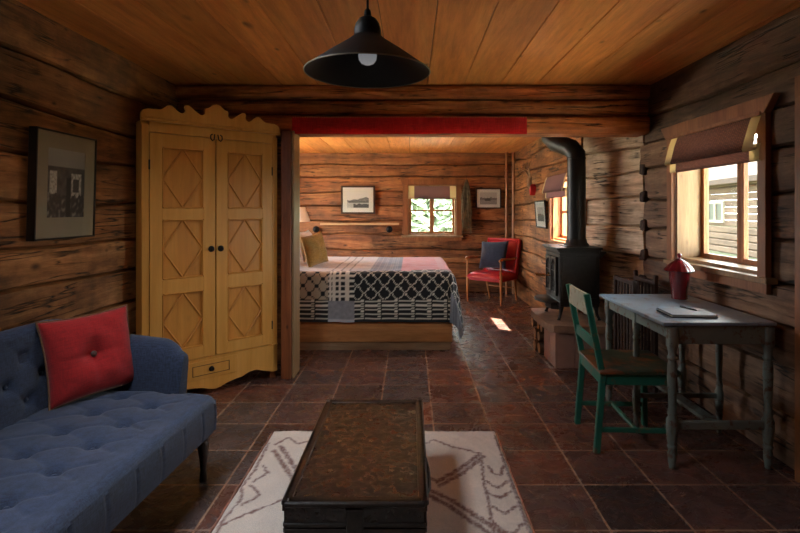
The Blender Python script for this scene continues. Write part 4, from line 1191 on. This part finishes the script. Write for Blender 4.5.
def stove():
    t = thing('wood_stove', 'black cast-iron wood stove with arched glass door on the stone hearth', 'stove', (1.545, 4.80, .388))
    C = M['cast']
    x0, x1, y0, y1 = -.185, .18, -.235, .235
    z0, z1 = .125, .635
    bm = new(); box(bm, x0, x1, y0, y1, z0, z1, .008)
    for z in (.16, .60): box(bm, x0 - .004, x1 + .004, y0 - .004, y1 + .004, z, z + .014, .004)
    for y in (y0 - .006, y1 + .006):
        s = 1 if y > 0 else -1
        for a, b, c, d in ((x0 + .02, x0 + .035, .19, .59), (x1 - .035, x1 - .02, .19, .59), (x0 + .02, x1 - .02, .19, .205), (x0 + .02, x1 - .02, .575, .59)):
            box(bm, a, b, min(y, y - s * .01), max(y, y - s * .01), c, d, .002)
    obj('firebox', bm, C, t)
    bm = new(); box(bm, x0 - .035, x1 + .02, y0 - .03, y1 + .03, .648, .668, .008, 2); box(bm, x0 - .02, x1 + .01, y0 - .018, y1 + .018, .632, .650, .005)
    box(bm, -.10, .12, -.12, .12, .666, .675, .003); obj('top_plate', bm, C, t)
    # front: two arched door leaves on the -x side
    for sg in (-1, 1):
        bm = new(); X = x0 - .022
        ya, yb = (0.004, .175) if sg > 0 else (-.175, -.004)
        yc = (ya + yb) / 2; w = (yb - ya) / 2
        za, zb = .215, .575
        # frame strips round an arched opening
        box(bm, X, x0, ya, ya + .018, za, zb, .003); box(bm, X, x0, yb - .018, yb, za, zb, .003); box(bm, X, x0, ya + .018, yb - .018, za, za + .03, .003); box(bm, X, x0, ya + .018, yb - .018, zb - .025, zb, .003)
        r = w - .018; zc = zb - .025 - r
        n = 12
        for k in range(n):
            a0 = pi * k / n; a1 = pi * (k + 1) / n
            p = [(yc + r * cos(a0), zc + r * sin(a0)), (yc + r * cos(a1), zc + r * sin(a1)), (yc + r * cos(a1), zb - .02), (yc + r * cos(a0), zb - .02)]
            prism(bm, p, X + .002, x0, 'x')
        d = obj('door', bm, C, t)
        bm = new(); box(bm, x0 - .006, x0 - .002, ya + .018, yb - .018, za + .03, zb - .02); obj('pane', bm, M['stoveglass'], d)
        bm = new()
        bar(bm, (X + .004, yc, za + .03), (X + .004, yc, zc + r), .006, .006, .001)
        for s2 in (-1, 1):
            tube(bm, [(X + .004, yc + s2 * r, zc + r * .1), (X + .004, yc + s2 * r * .45, zc + r * .42), (X + .004, yc, zc + r * .9)], .003, 6)
            tube(bm, [(X + .004, yc, za + .06), (X + .004, yc + s2 * r * .6, za + .11), (X + .004, yc, za + .16)], .003, 6)
        bar(bm, (X + .004, ya + .018, zc - .04), (X + .004, yb - .018, zc - .04), .006, .006, .001)
        obj('tracery', bm, C, d)
    bm = new(); tube(bm, [(x0 - .02, .0, .385), (x0 - .06, .02, .385), (x0 - .15, .04, .392)], .005, 8); h = obj('handle', bm, M['brass'], t, 60, label='brass coil handle')
    bm = new()
    tube(bm, [(x0 - .07 - .0014 * k, .024 + .014 * cos(k * .9) + .0003 * k, .386 + .014 * sin(k * .9) + .0001 * k) for k in range(60)], .0028, 6)
    obj('coil', bm, M['brass'], h, 60)
    bm = new(); lathe(bm, [(.001, .012), (.008, .010), (.010, 0), (.008, -.008), (.001, -.010)], 12); xf(bm, Matrix.Translation((x0 - .03, .03, .40))); obj('door_knob', bm, M['brass'], t, 60)
    # ash lip
    P = [(x0 + .01, -.20), (x0 - .09, -.19), (x0 - .15, -.11), (x0 - .175, 0), (x0 - .15, .11), (x0 - .09, .19), (x0 + .01, .20)]
    bm = new(); prism(bm, P, .150, .170, 'z', .005); obj('ash_lip', bm, C, t, 50)
    bm = new(); prism(bm, [(x0 + .02, -.17), (x0 - .05, -.12), (x0 - .07, 0), (x0 - .05, .12), (x0 + .02, .17)], .085, .150, 'z', .01); obj('ash_drawer', bm, C, t)
    for sx, sy in ((-1, -1), (-1, 1), (1, -1), (1, 1)):
        X = (x0 + .02) if sx < 0 else (x1 - .02); Y = sy * .20
        bm = new(); tube(bm, [(X + sx * .024, Y + sy * .014, 0), (X + sx * .022, Y + sy * .012, .012), (X + sx * .006, Y, .05), (X, Y, .09), (X - sx * .006, Y - sy * .004, .135)], [.020, .013, .013, .018, .026], 10)
        obj('leg', bm, C, t, 60)
    # wing shelf on the wall side
    bm = new(); prism(bm, [(x1 - .0, .56), (x1 + .06, .62), (x1 + .06, .632), (x1, .632)], y0, y1, 'y', .003); obj('side_shelf', bm, C, t)
    # pipe
    px, py = .045, .01; r = .088
    bm = new(); lathe(bm, [(r + .03, .674), (r + .03, .682), (r + .012, .70), (r + .006, .73), (r + .004, .735)], 32, (px, py, 0)); obj('pipe_collar', bm, M['pipe'], t, 50)
    bm = new()
    pts = [(px, py, .67), (px, py, 1.2), (px, py, 1.545), (px - .035, py + .055, 1.615), (px - .135, py + .21, 1.685), (px - .175, py + .275, 1.745), (px - .18, py + .285, 1.85), (px - .18, py + .285, 1.985)]
    tube(bm, pts, r, 32); pp = obj('stovepipe', bm, M['pipe'], t, 40)
    for z in (1.50,):
        bm = new(); lathe(bm, [(r, z), (r + .003, z + .003), (r + .003, z + .012), (r, z + .015)], 32, (px, py, 0), cap=False); obj('pipe_seam', bm, M['pipe'], pp, 50)
M['stoveglass'] = simple('sooty stove glass', srgb(120, 116, 112), .08, var=.3, scale=14)
stove()

# ------------------------------------------------------------ desk
def paint(name, c, wood_c, wear=.5, rough=.55, scale=14):
    m = Mat(name); v = m.coords(); f = m.noise(v, scale, 7, .68, .3); g = m.noise(m.coords(loc=(2, 5, 1)), 5, 3)
    a = tuple(x * .8 for x in c[:3]) + (1,); b = tuple(min(1, x * 1.15) for x in c[:3]) + (1,)
    k = m.ramp(f, [(.56 - .1 * (wear - .5), (0, 0, 0)), (.64 - .1 * (wear - .5), (1, 1, 1))])
    m.color(m.mix(m.ramp(g, [(.3, a), (.7, b)]), wood_c, m.math('MULTIPLY', k, min(1, wear * 1.4)))); m.rough(rough); m.bump(f, .25, .003); return m.m
M['deskpaint'] = paint('worn blue grey paint', srgb(112, 118, 110), srgb(94, 66, 46), .72, .6, 18)
M['desktop'] = paint('scrubbed pale blue top', srgb(140, 158, 176), srgb(110, 82, 62), .5, .33, 9)
M['green'] = paint('worn green paint', srgb(30, 104, 84), srgb(116, 84, 46), .5, .45, 12)
M['greenworn'] = paint('rubbed green edges', srgb(168, 170, 146), srgb(128, 112, 78), .6, .5, 18)
M['seatwood'] = paint('rubbed seat board', srgb(54, 70, 54), srgb(136, 76, 40), 1.2, .4, 4)
def desk():
    t = thing('desk', 'worn pale blue painted wooden desk with turned legs beneath the right window', 'desk', (1.68, 3.14, 0))
    D = M['deskpaint']
    bm = new(); box(bm, -.325, .29, -.452, .465, .775, .795, .006, 2)
    obj('tabletop', bm, M['desktop'], t)
    bm = new(); a, b, c, d = -.265, .255, -.43, .43
    box(bm, a, b, c - .011, c + .011, .675, .775, .002); box(bm, a, b, d - .011, d + .011, .665, .768, .002)
    box(bm, a - .011, a + .011, c, d, .70, .768, .002); box(bm, b - .011, b + .011, c, d, .665, .768, .002); obj('apron', bm, D, t)
    prof = [(.013, 0), (.016, .004), (.017, .02), (.021, .05), (.022, .09), (.019, .105), (.025, .115), (.025, .122), (.020, .13), (.024, .145)]
    mid = [(.028, .195), (.028, .265)]
    up = [(.020, .285), (.026, .30), (.022, .315), (.018, .34), (.022, .42), (.025, .50), (.024, .56), (.018, .585), (.026, .595), (.026, .605), (.019, .615), (.022, .64), (.026, .66)]
    for X in (a, b):
        for Y, k in ((c, 1), (0, .82), (d, 1)):
            bm = new(); lathe(bm, [(r * k, z) for r, z in prof + mid + up], 16, (X, Y, 0))
            q = .024 * k
            box(bm, X - q, X + q, Y - q, Y + q, .195, .268, .005); box(bm, X - q, X + q, Y - q, Y + q, .655, .767, .004)
            obj('leg', bm, D, t, 45)
    for Y in (c, d):
        bm = new(); bar(bm, (a, Y, .235), (b, Y, .235), .022, .045, .004); obj('stretcher', bm, D, t)
    bm = new(); bar(bm, (-.02, c, .235), (-.02, d, .235), .07, .022, .004); obj('stretcher', bm, D, t)
    bm = new(); bar(bm, (a, 0, .235), (b, 0, .235), .022, .03, .004); obj('stretcher', bm, D, t)
desk()

def lidded_jar():
    t = thing('lidded_jar', 'red glass jar with a scalloped domed lid on the desk below the window', 'jar', (1.825, 3.40, .796)); t.scale = (1.2, 1.2, 1.32)
    bm = new()
    lathe(bm, [(.038, 0), (.042, .004), (.040, .012), (.043, .05), (.050, .10), (.054, .130), (.056, .145), (.053, .145), (.05, .128), (.046, .10), (.038, .05), (.034, .012), (.002, .010)], 24, cap=False, lobes=12, amp=.02)
    obj('bowl', bm, M['redglass'], t, 60)
    bm = new(); lathe(bm, [(.074, .143), (.077, .147), (.070, .158), (.045, .185), (.018, .202), (.009, .206), (.008, .214), (.013, .222), (.010, .232), (.001, .236)], 48, lobes=16, amp=.045); obj('lid', bm, M['redglass'], t, 60)
m = Mat('ruby glass'); m.color(srgb(118, 22, 32)); m.rough(.22); m.b.inputs['Transmission Weight'].default_value = .25; m.b.inputs['Coat Weight'].default_value = .5; M['redglass'] = m.m
lidded_jar()
def notebook():
    t = thing('notebook', 'black spiral notebook with a pale cover lying on the desk', 'notebook', (1.595, 2.895, .796), R(-4))
    bm = new(); box(bm, -.125, .125, -.10, .10, 0, .004, .001); obj('back_cover', bm, M['blackframe'], t)
    bm = new(); box(bm, -.121, .121, -.096, .096, .004, .014); obj('pages', bm, M['paper'], t)
    bm = new(); box(bm, -.125, .125, -.10, .10, .014, .017, .001); obj('front_cover', bm, M['greycover'], t)
    bm = new()
    for k in range(16):
        y = -.09 + k * .012
        tube(bm, [(-.125 + .009 * cos(q * pi / 4), y, .009 + .009 * sin(q * pi / 4)) for q in range(9)], .0010, 5, cap=False)
    obj('spiral_binding', bm, M['iron'], t)
    t = thing('pen', 'black pen lying on the notebook', 'pen', (1.66, 2.90, .8175), R(104))
    bm = new(); lathe(bm, [(.0008, 0), (.0035, .012), (.0045, .03), (.0045, .085)], 10); xf(bm, Matrix.Rotation(R(90), 4, 'Y')); obj('barrel', bm, M['blackframe'], t, 50)
    bm = new(); lathe(bm, [(.0052, .085), (.0052, .128), (.002, .132)], 10); box(bm, .005, .0065, -.001, .001, .09, .125); xf(bm, Matrix.Rotation(R(90), 4, 'Y')); obj('cap', bm, M['blackframe'], t, 50)
M['paper'] = simple('paper', srgb(220, 214, 200), .9, var=.03); M['greycover'] = simple('grey card cover', srgb(150, 158, 170), .45, var=.05)
notebook()

# ------------------------------------------------------------ green chair
def green_chair():
    t = thing('desk_chair', 'old green painted wooden chair with worn top rail drawn up to the desk', 'chair', (1.285, 3.07, 0), R(-3))
    G = M['green']
    # local +x faces the desk; back posts at x = -.2
    for s in (-1, 1):
        bm = new(); y = s * .198
        bar(bm, (-.205, y, 0), (-.170, y, .45), .030, .036, .004, up=(1, 0, 0)); bar(bm, (-.170, y, .44), (-.262, y, .915), .028, .034, .004, up=(1, 0, 0)); obj('leg', bm, G, t)
        bm = new(); bar(bm, (.225, y, 0), (.220, y, .46), .034, .034, .004, up=(1, 0, 0)); obj('leg', bm, G, t)
        bm = new(); bar(bm, (-.168, y, .428), (.222, y, .428), .022, .065, .003); obj('seat_rail', bm, G, t)
        bm = new(); bar(bm, (-.195, y, .135), (.224, y, .135), .016, .028, .003); obj('stretcher', bm, G, t)
    bm = new(); bar(bm, (-.175, -.198, .428), (-.175, .198, .428), .022, .065, .003); obj('seat_rail', bm, G, t)
    bm = new(); bar(bm, (.222, -.198, .428), (.222, .198, .428), .022, .065, .003); obj('seat_rail', bm, G, t)
    bm = new(); bar(bm, (.02, -.198, .135), (.02, .198, .135), .022, .020, .003); obj('stretcher', bm, G, t)
    bm = new()
    def f(u, v):
        x = -.195 + .455 * u; y = -.225 + .45 * v
        e = min(u, 1 - u, v, 1 - v)
        return (x, y, .485 - .010 * math.exp(-((u - .45) ** 2 + (v - .5) ** 2) / .07) - (.004 if e < .01 else 0))
    grid(bm, f, 24, 24); box(bm, -.195, .26, -.225, .225, .461, .4805, .004); obj('seat', bm, M['seatwood'], t, 40)
    for z, h in ((.855, .115), (.625, .055)):
        x = -.170 - .092 * (z - .44) / .475
        bm = new(); n = 10
        for k in range(n):
            y0 = -.196 + .392 * k / n; y1 = -.196 + .392 * (k + 1) / n
            d0 = -.006 * (1 - (y0 / .198) ** 2); d1 = -.006 * (1 - (y1 / .198) ** 2)
            bar(bm, (x + d0, y0, z), (x + d1, y1 + .001, z), .018, h, 0)
        bmesh.ops.remove_doubles(bm, verts=bm.verts[:], dist=.0015)
        obj('top_rail' if z > .8 else 'back_rail', bm, M['greenworn'] if z > .8 else G, t, label='rubbed pale top rail' if z > .8 else None)
green_chair()

# ------------------------------------------------------------ slatted rack beyond the desk
def rack():
    t = thing('slatted_rack', 'dark wooden slatted rack standing against the wall beyond the desk', 'rack', (1.79, 3.98, 0), R(0))
    K = M['rackwood']
    for x in (-.09, .075):
        for y in (-.17, .17): bm = new(); box(bm, x - .014, x + .014, y - .014, y + .014, 0, .90 if x > 0 else .86, .003); obj('post', bm, K, t)
    for x in (-.09, .075):
        for k in range(5):
            y = -.115 + k * .0575
            bm = new(); box(bm, x - .006, x + .006, y - .013, y + .013, .12, .85, .002); obj('slat', bm, K, t)
        for z in (.12, .84):
            bm = new(); box(bm, x - .011, x + .011, -.17, .17, z - .018, z + .018, .002); obj('rail', bm, K, t)
    bm = new(); box(bm, -.09, .075, -.16, .16, .10, .115); obj('shelf', bm, K, t)
M['rackwood'] = wood('dark rack wood', srgb(38, 22, 15), srgb(58, 34, 22), srgb(76, 46, 30), 'z', 1, crack=0, knots=0, bump=.1)
rack()

# ------------------------------------------------------------ roman blinds
def blind(label, Mx, w, h, fold, mat, out=.035, edge=.055):
    """local: x across, z down from 0, -y into the room"""
    t = thing('roman_blind', label, 'blind'); t.matrix_world = Mx
    def surf(x0, x1, off, prof):
        bm = new(); n = len(prof) - 1
        def f(u, v):
            k = v * n; i = min(int(k), n - 1); q = k - i
            y = prof[i][0] + (prof[i + 1][0] - prof[i][0]) * q; z = prof[i][1] + (prof[i + 1][1] - prof[i][1]) * q
            x = x0 + (x1 - x0) * u
            return (x, -y - off + .003 * N(x * 8, z * 9), z + .004 * N(x * 4, 2) * v)
        grid(bm, f, 24, n * 3); bmesh.ops.solidify(bm, geom=bm.faces[:], thickness=.003); return bm
    # front pleat falls to -h, tucks back, a second shorter fold shows below
    front = [(.0, 0), (.022, -.3 * h), (.044, -.7 * h), (.056, -.93 * h), (.052, -h), (.036, -.99 * h), (.022, -.9 * h)]
    back = [(.008, -.8 * h), (.014, -h), (.016, -h - fold * .8), (.010, -h - fold), (.002, -h - fold * .9)]
    for nm, p in (('front_fold', front), ('lower_fold', back)):
        f = obj(nm, surf(edge, w - edge, out, p), mat, t, 60)
        for a, b in ((0, edge), (w - edge, w)):
            obj('border', surf(a, b, out, p), M['blindedge'], f, 60, label='cream side border')
    bm = new(); box(bm, 0, w, -out - .012, -.0, -.005, .018, .002); obj('headrail', bm, M['trimwood'], t)
def tweed():
    m = Mat('brown checked tweed'); v = m.coords()
    br = m.n('TexBrick', offset=.5); br.inputs['Scale'].default_value = 1; br.inputs['Brick Width'].default_value = .018; br.inputs['Row Height'].default_value = .009; br.inputs['Mortar Size'].default_value = .0018
    mp = m.coords((1, 1, 1), rot=(R(90), 0, 0)); m.l(mp, br.inputs['Vector'])
    br.inputs['Color1'].default_value = srgb(104, 68, 60); br.inputs['Color2'].default_value = srgb(128, 88, 76); br.inputs['Mortar'].default_value = srgb(60, 40, 38)
    m.color(br.outputs['Color']); m.rough(.95); m.b.inputs['Sheen Weight'].default_value = .2
    # cloth lets a little daylight through
    t = m.t; tr = t.nodes.new('ShaderNodeBsdfTranslucent'); m.l(br.outputs['Color'], tr.inputs[0]); mx = t.nodes.new('ShaderNodeMixShader'); mx.inputs[0].default_value = .10
    t.links.new(m.b.outputs[0], mx.inputs[1]); t.links.new(tr.outputs[0], mx.inputs[2]); t.links.new(mx.outputs[0], t.nodes['Material Output'].inputs[0])
    return m.m
def cloth_tr(name, c, k=.25):
    m = Mat(name); m.color(c); m.rough(.95); t = m.t
    tr = t.nodes.new('ShaderNodeBsdfTranslucent'); tr.inputs[0].default_value = c; mx = t.nodes.new('ShaderNodeMixShader'); mx.inputs[0].default_value = k
    t.links.new(m.b.outputs[0], mx.inputs[1]); t.links.new(tr.outputs[0], mx.inputs[2]); t.links.new(mx.outputs[0], t.nodes['Material Output'].inputs[0]); return m.m
M['tweed'] = tweed(); M['blindedge'] = cloth_tr('cream blind border', srgb(190, 172, 136), .08); M['taupe'] = cloth_tr('taupe blind', srgb(110, 82, 80), .10)
blind('brown checked roman blind with cream borders half raised over the window above the desk', frame_matrix(1.982, 3.80, 1.943, (0, -1, 0), (1, 0, 0)), .975, .205, .06, M['tweed'], .0, .085)
blind('taupe roman blind on the right-hand window behind the stovepipe', frame_matrix(1.69, 6.06, 1.80, (0, -1, 0), (1, 0, 0)), .84, .20, .06, M['taupe'], .05)
blind('taupe roman blind with pale borders on the back wall window', frame_matrix(-.045, 8.43, 1.82, (1, 0, 0), (0, 1, 0)), .80, .235, .0, M['taupe'], .0, .10)

# ------------------------------------------------------------ things on the back wall
def dried_bundle():
    t = thing('dried_plant_bundle', 'bundle of dried grey-green stalks hanging on the back wall beside the window', 'dried plants', (.93, 8.35, 1.93))
    rnd = random.Random(2)
    bm = new()
    for k in range(80):
        a = rnd.uniform(-1, 1); L = rnd.uniform(.55, .95); d = rnd.uniform(-.03, .03)
        tube(bm, [(a * .012, d * .3, -.02), (a * .05, d, -.25 * L), (a * .085 + rnd.uniform(-.01, .01), d, -.6 * L), (a * .07 + rnd.uniform(-.02, .02), d, -L)], [.003, .006, .008, .002], 5)
    o = obj('stalks', bm, M['dried'], t, 60); o['kind'] = 'stuff'
    bm = new(); tube(bm, [(0, 0, -.03), (0, .02, .03), (0, .06, .05)], .004, 6); tube(bm, [(.022 * cos(k), .022 * sin(k), -.05) for k in [i * 2 * pi / 12 for i in range(13)]], .005, 5); obj('string', bm, M['tanpipe'], t)
M['dried'] = simple('dried stalks', srgb(112, 98, 70), .9, var=.45, scale=14)
dried_bundle()
M['pipebrown'] = simple('copper brown pipe', srgb(150, 98, 62), .4, .3)
for k, x in enumerate((1.60, 1.715)):
    t = thing('wall_pipe', ('left' if k == 0 else 'right') + ' of the two thin copper-brown pipes running up the back wall behind the armchair', 'pipe', (x, 8.36, 0), 0, 'pipes in the back corner')
    bm = new(); tube(bm, [(0, 0, 0), (0, 0, 2.36)], .026 if k == 0 else .030, 12); obj('tube', bm, M['pipebrown'], t, 50)
    for z in (.35, 1.2, 2.05):
        bm = new(); lathe(bm, [(.034, 0), (.036, .008), (.036, .022), (.034, .03)], 14, (0, 0, z)); box(bm, -.008, .008, 0, .10, z + .006, z + .024); obj('clip', bm, M['pipebrown'], t)
M['palerail'] = wood('pale rail pine', srgb(176, 134, 88), srgb(204, 162, 112), srgb(220, 182, 134), 'x', 1, crack=0, knots=0, bump=.05)
def rail():
    t = thing('wall_rail', 'narrow pale wooden rail fixed to the back wall between bed and window', 'rail', (-.86, 8.405, 1.165))
    bm = new(); box(bm, -.66, .66, -.055, 0, -.017, .017, .003); obj('bar', bm, M['palerail'], t)
    for k, x in enumerate((-1.595, -.365)):
        t = thing('wall_hook', 'round black iron wall knob below the ' + ('left end' if k == 0 else 'right end') + ' of the pale rail', 'hook', (x, 8.41, 1.075), 0, 'iron knobs on the back wall')
        bm = new(); lathe(bm, [(.055, 0), (.055, .012), (.03, .02), (.018, .04), (.018, .05)], 16); xf(bm, Matrix.Rotation(R(90), 4, 'X')); obj('rose', bm, M['iron'], t, 50)
        bm = new(); lathe(bm, [(.02, .05), (.042, .058), (.044, .075), (.02, .088), (.001, .09)], 16); xf(bm, Matrix.Rotation(R(90), 4, 'X')); obj('knob', bm, M['iron'], t, 50)
rail()
def antlers():
    t = thing('antlers', 'small pair of antlers with a red wrapped base hanging on the right wall', 'antlers', (1.66, 6.80, 1.70))
    bm = new()
    prism(bm, [(-.0, -.10), (.045, -.04), (.05, .02), (.02, .05), (-.02, .05), (-.05, .02), (-.045, -.04)], -.045, .03, 'x', .008); obj('plaque', bm, M['redfelt'], t)
    bm = new(); tube(bm, [(-.02, 0, -.02), (-.05, 0, .04), (-.05, 0, .12), (-.03, 0, .16)], [.02, .034, .03, .018], 10); obj('skull', bm, M['bone'], t, 60)
    for s in (-1, 1):
        bm = new()
        tube(bm, [(-.04, s * .02, .14), (-.07, s * .06, .20), (-.09, s * .11, .27), (-.07, s * .12, .36)], [.013, .012, .009, .002], 8)
        tube(bm, [(-.08, s * .08, .225), (-.14, s * .09, .26), (-.16, s * .09, .30)], [.009, .006, .002], 8)
        tube(bm, [(-.088, s * .11, .28), (-.10, s * .16, .32)], [.008, .002], 8)
        obj('antler', bm, M['bone'], t, 60)
M['bone'] = simple('weathered antler', srgb(150, 120, 92), .7, var=.3)
antlers()
